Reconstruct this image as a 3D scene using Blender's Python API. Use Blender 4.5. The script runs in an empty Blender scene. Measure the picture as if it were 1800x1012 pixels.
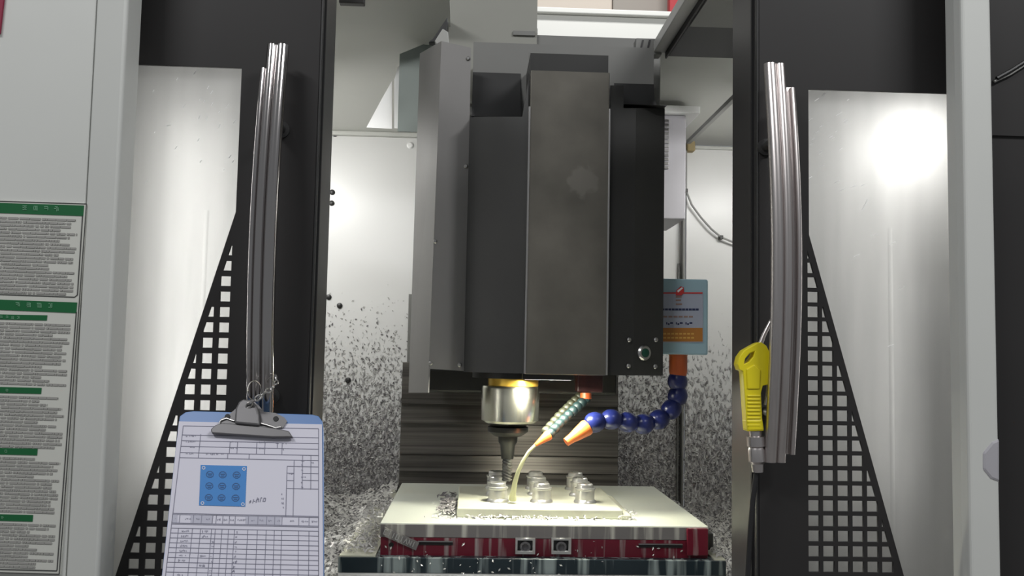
import bpy, bmesh, math, random
from mathutils import Vector, Matrix
random.seed(7)
SC = bpy.context.scene
COL = SC.collection

# ------------------------------------------------------------------ camera
F = 1600.0; CX, CY = 900.0, 506.0
CAM = Vector((0, 0, 1.45))
_dy = Vector((-70, -114, -F)).normalized()
_up = Vector((445, 22700, -1600)); _up = (_up - _up.dot(_dy) * _dy).normalized()
_dx = _dy.cross(_up)
RT = Matrix((_dx, _dy, _up))            # rows: world axes in camera coordinates
cam_d = bpy.data.cameras.new('camera'); cam = bpy.data.objects.new('camera', cam_d); COL.objects.link(cam)
cam_d.sensor_width = 36; cam_d.lens = F * 36 / 1800; cam_d.clip_start = 0.05
cam.matrix_world = Matrix.Translation(CAM) @ RT.to_4x4()
SC.camera = cam

# ------------------------------------------------------------------ world, lights, exposure
w = bpy.data.worlds.new('world'); SC.world = w; w.use_nodes = True
w.node_tree.nodes['Background'].inputs[0].default_value = (0.93, 0.97, 1.0, 1)
w.node_tree.nodes['Background'].inputs[1].default_value = 0.20
SC.view_settings.view_transform = 'Standard'; SC.view_settings.look = 'None'
SC.view_settings.exposure = 0.0; SC.view_settings.gamma = 1.0
SC.view_settings.use_curve_mapping = False

def area(name, loc, target, sx, sy, power, color=(1, 1, 1)):
    l = bpy.data.lights.new(name, 'AREA'); l.shape = 'RECTANGLE'; l.size = sx; l.size_y = sy
    l.energy = power; l.color = color
    o = bpy.data.objects.new(name, l); COL.objects.link(o)
    o.location = loc; d = Vector(target) - Vector(loc)
    o.rotation_euler = d.to_track_quat('-Z', 'Y').to_euler()
    return o
# factory ceiling tubes over the aisle in front of the machine
area('aisle_tube_light', (-1.6, -0.6, 3.9), (-0.3, 1.5, 1.4), 1.2, 0.25, 42)
area('aisle_tube_light', (1.9, -0.4, 3.9), (0.5, 1.5, 1.4), 1.2, 0.25, 50)
area('hall_tube_light', (0.8, 3.6, 5.2), (0.8, 5.0, 3.3), 2.0, 0.3, 70)
# LED work lamps under the machine roof (housings are built below)
area('work_lamp_light', (-0.60, 2.33, 2.02), (-0.30, 2.88, 1.40), 0.30, 0.06, 4.6, (1, 0.99, 0.96))
area('work_lamp_light', (0.86, 2.33, 2.02), (0.66, 2.88, 1.40), 0.30, 0.06, 2.4, (1, 0.99, 0.96))
area('spindle_lamp_light', (0.165, 1.985, 1.3940), (0.150, 1.955, 1.1), 0.10, 0.03, 5.5, (1, 0.97, 0.80))

# ------------------------------------------------------------------ helpers
def at(px, py, Y):
    d = RT @ Vector((px - CX, CY - py, -F))
    return CAM + d * (Y / d.y)
def atz(px, py, z):
    d = RT @ Vector((px - CX, CY - py, -F))
    return CAM + d * ((z - CAM.z) / d.z)
def atp(px, py, p0, n):
    d = RT @ Vector((px - CX, CY - py, -F))
    return CAM + d * ((p0 - CAM).dot(n) / d.dot(n))
def lin(c):
    return tuple(((v / 255) / 12.92 if v / 255 <= 0.04045 else ((v / 255 + 0.055) / 1.055) ** 2.4) for v in c)

MATS = {}
def mat(name, c, rough=0.5, metal=0.0, var=0.0, scale=8.0, stretch=(1, 1, 1), bump=0.0, emit=None, estr=0.0, coat=0.0, spec=0.5):
    """c: linear base colour. var: brightness variation of a noise stretched along the axes."""
    m = bpy.data.materials.new(name); m.use_nodes = True; nt = m.node_tree; N = nt.nodes; L = nt.links
    b = N['Principled BSDF']
    b.inputs['Roughness'].default_value = rough; b.inputs['Metallic'].default_value = metal
    b.inputs['Base Color'].default_value = (*c, 1); b.inputs['Coat Weight'].default_value = coat
    b.inputs['Specular IOR Level'].default_value = spec
    if emit: b.inputs['Emission Color'].default_value = (*emit, 1); b.inputs['Emission Strength'].default_value = estr
    if var > 0 or bump > 0:
        tc = N.new('ShaderNodeTexCoord'); mp = N.new('ShaderNodeMapping'); mp.inputs['Scale'].default_value = stretch
        nz = N.new('ShaderNodeTexNoise'); nz.inputs['Scale'].default_value = scale; nz.inputs['Detail'].default_value = 6
        L.new(tc.outputs['Object'], mp.inputs['Vector']); L.new(mp.outputs['Vector'], nz.inputs['Vector'])
        if var > 0:
            r = N.new('ShaderNodeValToRGB'); r.color_ramp.elements[0].position = 0.3; r.color_ramp.elements[1].position = 0.7
            r.color_ramp.elements[0].color = (*[max(0, v * (1 - var)) for v in c], 1)
            r.color_ramp.elements[1].color = (*[min(1, v * (1 + var)) for v in c], 1)
            L.new(nz.outputs['Fac'], r.inputs['Fac']); L.new(r.outputs['Color'], b.inputs['Base Color'])
        if bump > 0:
            bp = N.new('ShaderNodeBump'); bp.inputs['Strength'].default_value = bump; bp.inputs['Distance'].default_value = 0.002
            L.new(nz.outputs['Fac'], bp.inputs['Height']); L.new(bp.outputs['Normal'], b.inputs['Normal'])
    MATS[name] = m
    return m

class MB:
    """collects shapes; build() links them as ONE mesh object"""
    def __init__(s): s.v = []; s.f = []
    def add(s, vs, fs):
        o = len(s.v); s.v += [Vector(p) for p in vs]; s.f += [tuple(i + o for i in f) for f in fs]; return s
    def box(s, x0, x1, y0, y1, z0, z1):
        return s.add([(x, y, z) for z in (z0, z1) for y in (y0, y1) for x in (x0, x1)],
                     [(0, 2, 3, 1), (4, 5, 7, 6), (0, 1, 5, 4), (2, 6, 7, 3), (0, 4, 6, 2), (1, 3, 7, 5)])
    def prism(s, pts, d):
        """closed outline pts (3D), pushed along vector d"""
        d = Vector(d); n = len(pts); a = [Vector(p) for p in pts]; b = [p + d for p in a]
        nrm = Vector((0, 0, 0))
        for i in range(n): nrm += a[i].cross(a[(i + 1) % n])
        if nrm.dot(d) > 0: a, b = b, a
        return s.add(a + b, [tuple(range(n)), tuple(reversed(range(n, 2 * n)))] +
                     [(i, i + n, (i + 1) % n + n, (i + 1) % n) for i in range(n)])
    def quad(s, *p): return s.add(p, [tuple(range(len(p)))])
    def lathe(s, c, prof, axis=(0, 0, 1), seg=24, cap=True):
        """prof: (radius, height along axis)"""
        ax = Vector(axis).normalized(); u = ax.orthogonal().normalized(); v = ax.cross(u); c = Vector(c)
        vs = []; fs = []
        for r, h in prof:
            for k in range(seg):
                a = 2 * math.pi * k / seg
                vs.append(c + ax * h + (u * math.cos(a) + v * math.sin(a)) * r)
        for i in range(len(prof) - 1):
            for k in range(seg):
                k2 = (k + 1) % seg
                fs.append((i * seg + k, i * seg + k2, (i + 1) * seg + k2, (i + 1) * seg + k))
        if cap:
            fs.append(tuple(reversed(range(seg)))); fs.append(tuple(range((len(prof) - 1) * seg, len(prof) * seg)))
        return s.add(vs, fs)
    def tube(s, pts, rad, seg=10, closed=False):
        pts = [Vector(p) for p in pts]; n = len(pts)
        rads = rad if isinstance(rad, (list, tuple)) else [rad] * n
        vs = []; fs = []; u = None
        for i, p in enumerate(pts):
            if closed: t = (pts[(i + 1) % n] - pts[i - 1]).normalized()
            else: t = (pts[min(i + 1, n - 1)] - pts[max(i - 1, 0)]).normalized()
            if u is None: u = t.orthogonal().normalized()
            else: u = (u - t * u.dot(t)).normalized()
            v = t.cross(u)
            for k in range(seg):
                a = 2 * math.pi * k / seg
                vs.append(p + (u * math.cos(a) + v * math.sin(a)) * rads[i])
        for i in range(n if closed else n - 1):
            j = (i + 1) % n
            for k in range(seg):
                k2 = (k + 1) % seg
                fs.append((i * seg + k, i * seg + k2, j * seg + k2, j * seg + k))
        if not closed:
            fs.append(tuple(reversed(range(seg)))); fs.append(tuple(range((n - 1) * seg, n * seg)))
        return s.add(vs, fs)
    def build(s, name, m, parent=None, smooth=False, bevel=0.0, bseg=2):
        off = Vector(parent['_b']) if parent is not None else Vector((0, 0, 0))
        me = bpy.data.meshes.new(name)
        me.from_pydata([p - off for p in s.v], [], s.f); me.update()
        bm = bmesh.new(); bm.from_mesh(me); bmesh.ops.recalc_face_normals(bm, faces=bm.faces); bm.to_mesh(me); bm.free()
        me.materials.append(MATS[m] if isinstance(m, str) else m)
        o = bpy.data.objects.new(name, me); COL.objects.link(o)
        if parent is not None: o.parent = parent
        o['_b'] = tuple(off)
        if smooth:
            for p in me.polygons: p.use_smooth = True
            md = o.modifiers.new('edge', 'EDGE_SPLIT'); md.split_angle = math.radians(35)
        if bevel > 0:
            md = o.modifiers.new('bevel', 'BEVEL'); md.width = bevel; md.segments = bseg; md.limit_method = 'ANGLE'
            md.angle_limit = math.radians(40)
        return o

def thing(name, loc, label=None, cat=None, group=None, kind=None):
    o = bpy.data.objects.new(name, None); COL.objects.link(o); o.location = loc; o['_b'] = tuple(loc)
    o.empty_display_size = 0.02
    tag(o, label, cat, group, kind); return o
def tag(o, label=None, cat=None, group=None, kind=None):
    if label: o['label'] = label
    if cat: o['category'] = cat
    if group: o['group'] = group
    if kind: o['kind'] = kind
    return o
def twin(o, parent, delta):
    """a copy of one piece sharing its mesh, moved by delta"""
    c = o.copy(); COL.objects.link(c); c.parent = parent; c.location = o.location + Vector(delta); return c

def sheet(name, outer, holes, Y, thick, m, parent):
    """flat sheet in the XZ plane at depth Y with real cut-outs; outlines are (x, z) lists"""
    cu = bpy.data.curves.new(name, 'CURVE'); cu.dimensions = '2D'; cu.fill_mode = 'BOTH'; cu.extrude = thick / 2
    for pl in [outer] + holes:
        sp = cu.splines.new('POLY'); sp.points.add(len(pl) - 1); sp.use_cyclic_u = True
        for q, (x, z) in zip(sp.points, pl): q.co = (x, z, 0, 1)
    tmp = bpy.data.objects.new('tmp', cu); COL.objects.link(tmp)
    dg = bpy.context.evaluated_depsgraph_get(); dg.update()
    me = bpy.data.meshes.new_from_object(tmp.evaluated_get(dg))
    bpy.data.objects.remove(tmp); bpy.data.curves.remove(cu)
    off = Vector(parent['_b'])
    for v in me.vertices:
        x, z, t = v.co; v.co = Vector((x, Y + t, z)) - off
    me.materials.clear(); me.materials.append(MATS[m]); me.name = name
    bm = bmesh.new(); bm.from_mesh(me); bmesh.ops.remove_doubles(bm, verts=bm.verts, dist=1e-6)
    bmesh.ops.recalc_face_normals(bm, faces=bm.faces); bm.to_mesh(me); bm.free()
    o = bpy.data.objects.new(name, me); COL.objects.link(o); o.parent = parent; o['_b'] = tuple(off)
    return o

def clip(poly, p, n):
    out = []
    for i in range(len(poly)):
        a, b = poly[i], poly[(i + 1) % len(poly)]
        da = (a[0] - p[0]) * n[0] + (a[1] - p[1]) * n[1]; db = (b[0] - p[0]) * n[0] + (b[1] - p[1]) * n[1]
        if da >= 0: out.append(a)
        if da * db < 0:
            t = da / (da - db); out.append((a[0] + t * (b[0] - a[0]), a[1] + t * (b[1] - a[1])))
    return out
def area2(pl):
    return abs(sum(pl[i][0] * pl[(i + 1) % len(pl)][1] - pl[(i + 1) % len(pl)][0] * pl[i][1] for i in range(len(pl)))) / 2

# ------------------------------------------------------------------ materials
mat('cover_white', (0.60, 0.61, 0.585), 0.45, var=0.03, scale=3)
mat('door_grey', (0.027, 0.0255, 0.0255), 0.5, var=0.06, scale=5, spec=0.3)
mat('door_edge', (0.038, 0.036, 0.036), 0.38)
mat('chrome', (0.50, 0.475, 0.47), 0.13, 1.0)
mat('satin_steel', (0.60, 0.56, 0.55), 0.32, 1.0, var=0.06, scale=6, stretch=(30, 30, 1))
mat('galvanised', (0.68, 0.68, 0.66), 0.45, 0.2, var=0.13, scale=3.2, stretch=(5, 5, 0.5))
mat('head_dark', (0.028, 0.028, 0.0268), 0.42, var=0.10, scale=6)
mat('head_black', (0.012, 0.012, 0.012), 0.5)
mat('head_side', (0.24, 0.233, 0.228), 0.45, var=0.06, scale=4)
mat('column_grey', (0.20, 0.20, 0.19), 0.5, var=0.06, scale=4)
mat('roof_grey', (0.53, 0.535, 0.505), 0.5, var=0.05, scale=3)
mat('cover_olive', (0.30, 0.30, 0.268), 0.5, var=0.05, scale=3)
mat('plate_green_grey', (0.22, 0.25, 0.235), 0.5)
mat('bright_white', (0.88, 0.88, 0.87), 0.5)
mat('rail_grey', (0.40, 0.40, 0.38), 0.4)
mat('black', (0.006, 0.006, 0.006), 0.5)
mat('rubber', (0.012, 0.012, 0.013), 0.6)
mat('bolt_steel', (0.5, 0.49, 0.48), 0.3, 1.0)
mat('bolt_dark', (0.05, 0.05, 0.05), 0.45, 0.6)
mat('teal_dark', (0.012, 0.021, 0.026), 0.35, var=0.3, scale=9, stretch=(6, 6, 0.3))
mat('yellow', (0.80, 0.68, 0.012), 0.38)
mat('orange', (0.80, 0.20, 0.045), 0.4)
mat('orange_dark', (0.42, 0.085, 0.02), 0.4)
mat('blue_plastic', (0.011, 0.017, 0.10), 0.28)
mat('hose_green', (0.008, 0.022, 0.024), 0.5)
mat('hose_olive', (0.025, 0.027, 0.016), 0.5)
mat('lit_brass', (0.75, 0.48, 0.08), 0.3, 0.7)
mat('spindle_steel', (0.62, 0.61, 0.52), 0.24, 1.0, var=0.12, scale=5, stretch=(1, 1, 0.1))
mat('tool_dark', (0.05, 0.05, 0.048), 0.35, 0.8)
mat('tool_bright', (0.35, 0.35, 0.34), 0.3, 1.0)
mat('aluminium', (0.72, 0.71, 0.68), 0.3, 0.85, var=0.12, scale=30)
mat('aluminium_wet', (0.74, 0.74, 0.60), 0.25, 0.25, var=0.08, scale=12)
mat('box_blue', (0.31, 0.46, 0.53), 0.4)
mat('label_grey', (0.36, 0.39, 0.48), 0.4)
mat('label_orange', (0.42, 0.17, 0.03), 0.4)
mat('print_red', (0.55, 0.03, 0.03), 0.5)
mat('print_navy', (0.02, 0.03, 0.09), 0.5)
mat('print_brown', (0.30, 0.20, 0.17), 0.5)
mat('print_gold', (0.62, 0.36, 0.08), 0.5)
mat('placard', (0.60, 0.605, 0.56), 0.5)
mat('placard_green', (0.006, 0.115, 0.035), 0.45)
mat('placard_tint', (0.14, 0.34, 0.20), 0.5)
mat('print_grey', (0.32, 0.315, 0.30), 0.6)
mat('print_dark', (0.045, 0.045, 0.045), 0.6)
mat('red_print', (0.25, 0.006, 0.04), 0.5)
mat('board_blue', (0.10, 0.21, 0.46), 0.4)
mat('paper', (0.66, 0.65, 0.74), 0.7)
mat('paper_line', (0.22, 0.22, 0.29), 0.7)
mat('paper_tint', (0.48, 0.48, 0.57), 0.7)
mat('paper_blue', (0.045, 0.22, 0.56), 0.6)
mat('paper_blue_dark', (0.03, 0.10, 0.26), 0.6)
mat('clip_metal', (0.13, 0.126, 0.13), 0.42, 0.3)
mat('button_green', (0.006, 0.06, 0.035), 0.3)
mat('lamp_glow', (1, 1, 1), 0.5, emit=(1, 0.99, 0.95), estr=6)
mat('cable_grey', (0.30, 0.30, 0.29), 0.5)
mat('beam_white', (0.85, 0.85, 0.80), 0.6)
mat('cream', (0.70, 0.62, 0.53), 0.6)
mat('hall_grey', (0.36, 0.33, 0.29), 0.6)
mat('hall_red', (0.45, 0.02, 0.03), 0.5)
mat('concrete', (0.30, 0.29, 0.28), 0.8, var=0.2, scale=2)
mat('duct_grey', (0.42, 0.41, 0.44), 0.5)
mat('chip', (0.50, 0.49, 0.48), 0.5, 0.2)
mat('chip_dark', (0.19, 0.18, 0.185), 0.6, 0.1)
mat('rust', (0.33, 0.26, 0.13), 0.7)

def nodes(name):
    m = bpy.data.materials.new(name); m.use_nodes = True; MATS[name] = m
    return m, m.node_tree.nodes, m.node_tree.links, m.node_tree.nodes['Principled BSDF']

# machine glass: clear, slightly milky with dried coolant
m, N, L, b = nodes('door_glass')
tr = N.new('ShaderNodeBsdfTransparent'); mx = N.new('ShaderNodeMixShader'); mx.inputs[0].default_value = 0.12
b.inputs['Base Color'].default_value = (0.7, 0.7, 0.69, 1); b.inputs['Roughness'].default_value = 0.08
L.new(tr.outputs[0], mx.inputs[1]); L.new(b.outputs[0], mx.inputs[2]); L.new(mx.outputs[0], N['Material Output'].inputs[0])

# white splash wall; chips stick to it more and more towards the floor
m, N, L, b = nodes('splash_wall')
tc = N.new('ShaderNodeTexCoord'); sep = N.new('ShaderNodeSeparateXYZ'); L.new(tc.outputs['Object'], sep.inputs[0])   # object origin lies at z = 0.7
mp = N.new('ShaderNodeMapping'); mp.inputs['Rotation'].default_value = (0, 0.7, 0); mp.inputs['Scale'].default_value = (1.6, 1, 0.8)
L.new(tc.outputs['Object'], mp.inputs['Vector'])
nz = N.new('ShaderNodeTexNoise'); nz.inputs['Scale'].default_value = 62; nz.inputs['Detail'].default_value = 4; nz.inputs['Roughness'].default_value = 0.55
L.new(mp.outputs['Vector'], nz.inputs['Vector'])
big = N.new('ShaderNodeTexNoise'); big.inputs['Scale'].default_value = 4; L.new(tc.outputs['Object'], big.inputs['Vector'])
mr = N.new('ShaderNodeMapRange'); mr.inputs['From Min'].default_value = 1.04; mr.inputs['From Max'].default_value = 0.40
mr.inputs['To Min'].default_value = 0.16; mr.inputs['To Max'].default_value = 0.56; L.new(sep.outputs['Z'], mr.inputs['Value'])
ad = N.new('ShaderNodeMath'); ad.operation = 'MULTIPLY_ADD'; ad.inputs[1].default_value = 0.16; L.new(big.outputs['Fac'], ad.inputs[0]); L.new(mr.outputs[0], ad.inputs[2])
sb = N.new('ShaderNodeMath'); sb.operation = 'SUBTRACT'; L.new(ad.outputs[0], sb.inputs[0]); L.new(nz.outputs['Fac'], sb.inputs[1])
rp = N.new('ShaderNodeValToRGB'); e = rp.color_ramp.elements
e[0].position = 0.0; e[0].color = (0.72, 0.72, 0.71, 1); e[1].position = 0.26; e[1].color = (0.20, 0.19, 0.20, 1)
x = rp.color_ramp.elements.new(0.07); x.color = (0.52, 0.51, 0.51, 1)
L.new(sb.outputs[0], rp.inputs['Fac']); L.new(rp.outputs['Color'], b.inputs['Base Color']); b.inputs['Roughness'].default_value = 0.33
bp = N.new('ShaderNodeBump'); bp.inputs['Strength'].default_value = 1.0; bp.inputs['Distance'].default_value = 0.022
cl = N.new('ShaderNodeMath'); cl.operation = 'MAXIMUM'; cl.inputs[1].default_value = 0; L.new(sb.outputs[0], cl.inputs[0])
L.new(cl.outputs[0], bp.inputs['Height']); L.new(bp.outputs['Normal'], b.inputs['Normal'])

# heap of swarf
m, N, L, b = nodes('swarf')
tc = N.new('ShaderNodeTexCoord'); vo = N.new('ShaderNodeTexVoronoi'); vo.inputs['Scale'].default_value = 170
L.new(tc.outputs['Object'], vo.inputs['Vector']); rp = N.new('ShaderNodeValToRGB')
rp.color_ramp.elements[0].color = (0.15, 0.145, 0.145, 1); rp.color_ramp.elements[1].color = (0.70, 0.69, 0.66, 1)
rp.color_ramp.elements[0].position = 0.25; rp.color_ramp.elements[1].position = 0.55
sp_ = N.new('ShaderNodeSeparateColor'); L.new(vo.outputs['Color'], sp_.inputs[0]); L.new(sp_.outputs[0], rp.inputs['Fac']); L.new(rp.outputs['Color'], b.inputs['Base Color'])
b.inputs['Roughness'].default_value = 0.45; b.inputs['Metallic'].default_value = 0.3

# brushed dark telescopic plates
mat('way_plate', (0.14, 0.13, 0.118), 0.34, 0.7, var=0.45, scale=3, stretch=(0.6, 1, 45))

# satin panel on the head front, hand-wiped
m, N, L, b = nodes('head_satin')
tc = N.new('ShaderNodeTexCoord'); nz = N.new('ShaderNodeTexNoise'); nz.inputs['Scale'].default_value = 7; nz.inputs['Detail'].default_value = 7
L.new(tc.outputs['Object'], nz.inputs['Vector']); rp = N.new('ShaderNodeValToRGB')
rp.color_ramp.elements[0].position = 0.35; rp.color_ramp.elements[0].color = (0.100, 0.094, 0.080, 1)
rp.color_ramp.elements[1].position = 0.75; rp.color_ramp.elements[1].color = (0.175, 0.164, 0.140, 1)
L.new(nz.outputs['Fac'], rp.inputs['Fac']); L.new(rp.outputs['Color'], b.inputs['Base Color'])
b.inputs['Roughness'].default_value = 0.42; b.inputs['Metallic'].default_value = 0.35
# a pale hand-wiped smudge with ragged edges
_sm = at(1022, 318, 1.946); _hb = Vector(((at(821, 400, 2.0).x + at(1167, 400, 2.0).x) / 2, 2.15, 1.408))
vd = N.new('ShaderNodeVectorMath'); vd.operation = 'DISTANCE'; vd.inputs[1].default_value = tuple(_sm - _hb); L.new(tc.outputs['Object'], vd.inputs[0])
n2 = N.new('ShaderNodeTexNoise'); n2.inputs['Scale'].default_value = 45; L.new(tc.outputs['Object'], n2.inputs['Vector'])
ma = N.new('ShaderNodeMath'); ma.operation = 'MULTIPLY_ADD'; ma.inputs[1].default_value = 0.05; L.new(n2.outputs['Fac'], ma.inputs[0]); L.new(vd.outputs['Value'], ma.inputs[2])
mr2 = N.new('ShaderNodeMapRange'); mr2.inputs['From Min'].default_value = 0.062; mr2.inputs['From Max'].default_value = 0.050; mr2.inputs['To Max'].default_value = 0.30; L.new(ma.outputs[0], mr2.inputs['Value'])
mc = N.new('ShaderNodeMix'); mc.data_type = 'RGBA'; L.new(mr2.outputs[0], mc.inputs[0]); L.new(rp.outputs['Color'], mc.inputs[6]); mc.inputs[7].default_value = (0.26, 0.245, 0.22, 1)
L.new(mc.outputs[2], b.inputs['Base Color'])

# wet chuck face: coolant film over ground steel
m, N, L, b = nodes('wet_steel')
tc = N.new('ShaderNodeTexCoord'); nz = N.new('ShaderNodeTexNoise'); nz.inputs['Scale'].default_value = 5
L.new(tc.outputs['Object'], nz.inputs['Vector']); rp = N.new('ShaderNodeValToRGB')
rp.color_ramp.elements[0].position = 0.3; rp.color_ramp.elements[0].color = (0.74, 0.77, 0.69, 1)
rp.color_ramp.elements[1].position = 0.7; rp.color_ramp.elements[1].color = (0.80, 0.82, 0.70, 1)
L.new(nz.outputs['Fac'], rp.inputs['Fac']); L.new(rp.outputs['Color'], b.inputs['Base Color'])
b.inputs['Roughness'].default_value = 0.25; b.inputs['Metallic'].default_value = 0.15

# faces over which coolant runs down in milky streaks
def streaky(name, c, film, amount, scale):
    m, N, L, b = nodes(name)
    tc = N.new('ShaderNodeTexCoord'); mp = N.new('ShaderNodeMapping'); mp.inputs['Scale'].default_value = (1, 1, 0.05)
    nz = N.new('ShaderNodeTexNoise'); nz.inputs['Scale'].default_value = scale; nz.inputs['Detail'].default_value = 4
    L.new(tc.outputs['Object'], mp.inputs['Vector']); L.new(mp.outputs['Vector'], nz.inputs['Vector'])
    rp = N.new('ShaderNodeValToRGB'); rp.color_ramp.elements[0].position = 1 - amount; rp.color_ramp.elements[1].position = min(1, 1 - amount + 0.14)
    rp.color_ramp.elements[0].color = (*c, 1); rp.color_ramp.elements[1].color = (*film, 1)
    L.new(nz.outputs['Fac'], rp.inputs['Fac']); L.new(rp.outputs['Color'], b.inputs['Base Color']); b.inputs['Roughness'].default_value = 0.25
streaky('chuck_red', (0.13, 0.008, 0.020), (0.32, 0.27, 0.26), 0.47, 60)
streaky('chuck_side', (0.17, 0.16, 0.155), (0.46, 0.45, 0.40), 0.48, 45)
streaky('table_edge', (0.012, 0.021, 0.027), (0.22, 0.26, 0.26), 0.50, 50)

# coolant jet
m, N, L, b = nodes('coolant')
b.inputs['Base Color'].default_value = (0.86, 0.86, 0.55, 1); b.inputs['Roughness'].default_value = 0.12
b.inputs['Transmission Weight'].default_value = 0.35; b.inputs['IOR'].default_value = 1.33

# ================================================================== ENCLOSURE (the setting)
YB = 2.90
SEAM = 2.135
wall = thing('wall_back', (0.1, YB, 0.7), 'white splash wall behind the spindle, speckled with chips', kind='structure')
MB().box(-0.80, at(1203, 500, YB).x, YB, YB + 0.01, 0.7, SEAM).build('sheet_panel', 'splash_wall', wall)
MB().box(at(1206, 500, YB - .03).x, 1.0, YB - 0.03, YB - 0.02, 0.7, 2.118).build('sheet_panel', 'splash_wall', wall)
xs = at(1203, 560, YB - .03).x
MB().box(xs - .006, xs, YB - .032, YB, 0.7, 2.118).build('seam_strip', 'column_grey', wall)
MB().box(xs - .016, xs - .012, YB - .012, YB, 0.7, 1.75).build('seam_strip', 'column_grey', wall)
MB().box(-0.80, xs - .02, YB - 0.02, YB + .01, SEAM, SEAM + .014).build('fold_strip', 'roof_grey', wall, bevel=.003)
MB().box(xs, 1.0, YB - 0.045, YB - .02, 2.118, 2.128).build('fold_strip', 'roof_grey', wall, bevel=.003)
bolt_mb = None
for (px, py) in ((589, 236), (584, 338), (583, 357), (578, 522), (597, 537), (612, 668), (686, 224)):
    p = at(px, py, YB - .0)
    MB().lathe((p.x, YB, p.z), [(.009, 0), (.009, .003), (.006, .004), (.0055, .008), (.002, .009)], (0, -1, 0), 12).build('bolt', 'bolt_dark', wall)
for (px, py) in ((723, 231), (720, 252)):
    p = at(px, py, YB - .03)
    MB().lathe((p.x, YB, p.z), [(.011, 0), (.011, .003), (.007, .006)], (0, -1, 0), 12).build('bolt', 'bright_white', wall)

wl = MB().box(-0.81, -0.80, 1.66, YB, 0.7, 2.5).build('wall_left', 'cover_white'); tag(wl, 'left inner side wall of the machine', kind='structure')
wr = MB().box(1.0, 1.01, 1.66, YB, 0.7, 2.5).build('wall_right', 'cover_white'); tag(wr, 'right inner side wall of the machine', kind='structure')

# sloping roof with the opening for the head
def rz(Y): return SEAM + 0.01 + 0.257 * (YB - Y)
ox0, ox1, oy1 = at(943, 62, 2.376).x, at(1175, 70, 2.376).x + .02, 2.376
roof = thing('ceiling', (0, YB, SEAM), 'grey sloping roof sheets with an opening over the spindle head', kind='structure')
def slab(x0, x1, y0, y1, nm='roof_sheet', m='roof_grey'):
    MB().add([(x0, y0, rz(y0)), (x1, y0, rz(y0)), (x1, y1, rz(y1)), (x0, y1, rz(y1)),
              (x0, y0, rz(y0) + .012), (x1, y0, rz(y0) + .012), (x1, y1, rz(y1) + .012), (x0, y1, rz(y1) + .012)],
             [(0, 3, 2, 1), (4, 5, 6, 7), (0, 1, 5, 4), (1, 2, 6, 5), (2, 3, 7, 6), (3, 0, 4, 7)]).build(nm, m, roof)
xcut = at(792, 30, 2.31).x
slab(-0.81, xcut, 2.2, YB + .01)
slab(xcut, ox0, 2.332, YB + .01)
slab(ox0, ox1, oy1, YB + .01)
slab(ox1, 1.01, 2.2, YB + .01)
# small dark stop hanging from the roof beside the left door
p0, p1 = at(596, -8, 1.9), at(640, 6, 1.9)
MB().box(p0.x, p1.x, 1.9, 1.92, p1.z, p1.z + .15).build('stop_block', 'door_grey', roof, bevel=.002)

# trim bar along the depth on the right, with a rusty joint
p = at(1210, 250, 2.84)
tr_ = thing('trim_1', (p.x, 2.84, p.z), 'thin grey trim bar running forward from the upper right corner', kind='structure')
MB().box(p.x - .006, p.x + .006, 2.1, 2.84, p.z - .006, p.z + .006).build('bar', 'cable_grey', tr_)
MB().box(p.x - .004, p.x + .022, 2.835, 2.87, p.z - .028, p.z + .004).build('joint', 'rust', tr_, bevel=.004)

# floor tray and heap
fl = MB().box(-0.8, 1.0, 1.66, YB, 0.86, 0.87).build('floor', 'galvanised'); tag(fl, 'machine floor tray under the table', kind='structure')
hf = MB().box(-4, 4, -3, 8, -0.02, 0.0).build('floor_hall', 'concrete'); tag(hf, 'factory floor', kind='structure'); hf.name = 'floor'
def heap(x0, x1, fn, label):
    nx, ny = 46, 60; vs = []; fs = []
    for j in range(ny + 1):
        for i in range(nx + 1):
            Y = 1.72 + (YB - .005 - 1.72) * j / ny; xe_ = x1 + (.055 if Y > 2.48 and x0 < 0 else 0); X = x0 + (xe_ - x0) * i / nx
            vs.append((X, Y, fn(X, Y) + random.uniform(-.008, .010)))
    for j in range(ny):
        for i in range(nx):
            a = j * (nx + 1) + i; fs.append((a, a + 1, a + nx + 2, a + nx + 1))
    o = MB().add(vs, fs).build('swarf_heap', 'swarf'); tag(o, label, 'swarf', 'swarf heaps either side of the chuck', 'stuff')
heap(-0.79, -0.275, lambda X, Y: 0.93 + 0.09 * max(0, (Y - 1.9)) ** 1.3 + .02 * math.sin(X * 21), 'grey heap of metal chips left of the chuck')
heap(0.60, 0.99, lambda X, Y: 0.90 + 0.08 * max(0, (Y - 1.9)) ** 1.3 + .02 * math.sin(X * 23), 'grey heap of metal chips right of the chuck')

def chips_mesh(pts, name, m, parent=None, size=.006, label=None, cat=None):
    """small curled chips: two bent triangles pairs each"""
    mb = MB()
    for (p, n) in pts:
        n = Vector(n).normalized(); u = n.orthogonal().normalized(); a = random.uniform(0, 6.28)
        u = (Matrix.Rotation(a, 3, n) @ u); v = n.cross(u); s = size * random.uniform(.5, 1.5)
        q = Vector(p)
        mb.add([q - u * s, q + v * s * .45 + n * s * .5, q + u * s + n * s * .25, q - v * s * .45 + n * s * .35], [(0, 1, 2), (0, 2, 3)])
    o = mb.build(name, m, parent); o['kind'] = 'stuff'
    if label: tag(o, label, cat, kind='stuff')
    return o
def wall_pts(n, x0, x1, z0, z1, Y):
    r = []
    while len(r) < n:
        X = random.uniform(x0, x1); Z = random.uniform(z0, z1)
        if random.random() < ((z1 - Z) / (z1 - z0)) ** 1.3: r.append(((X, Y, Z), (0, -1, 0)))
    return r
chips_mesh(wall_pts(3400, -0.78, -0.12, 1.0, 1.66, YB - .001), 'wall_chips', 'chip', wall, .0042)
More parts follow.
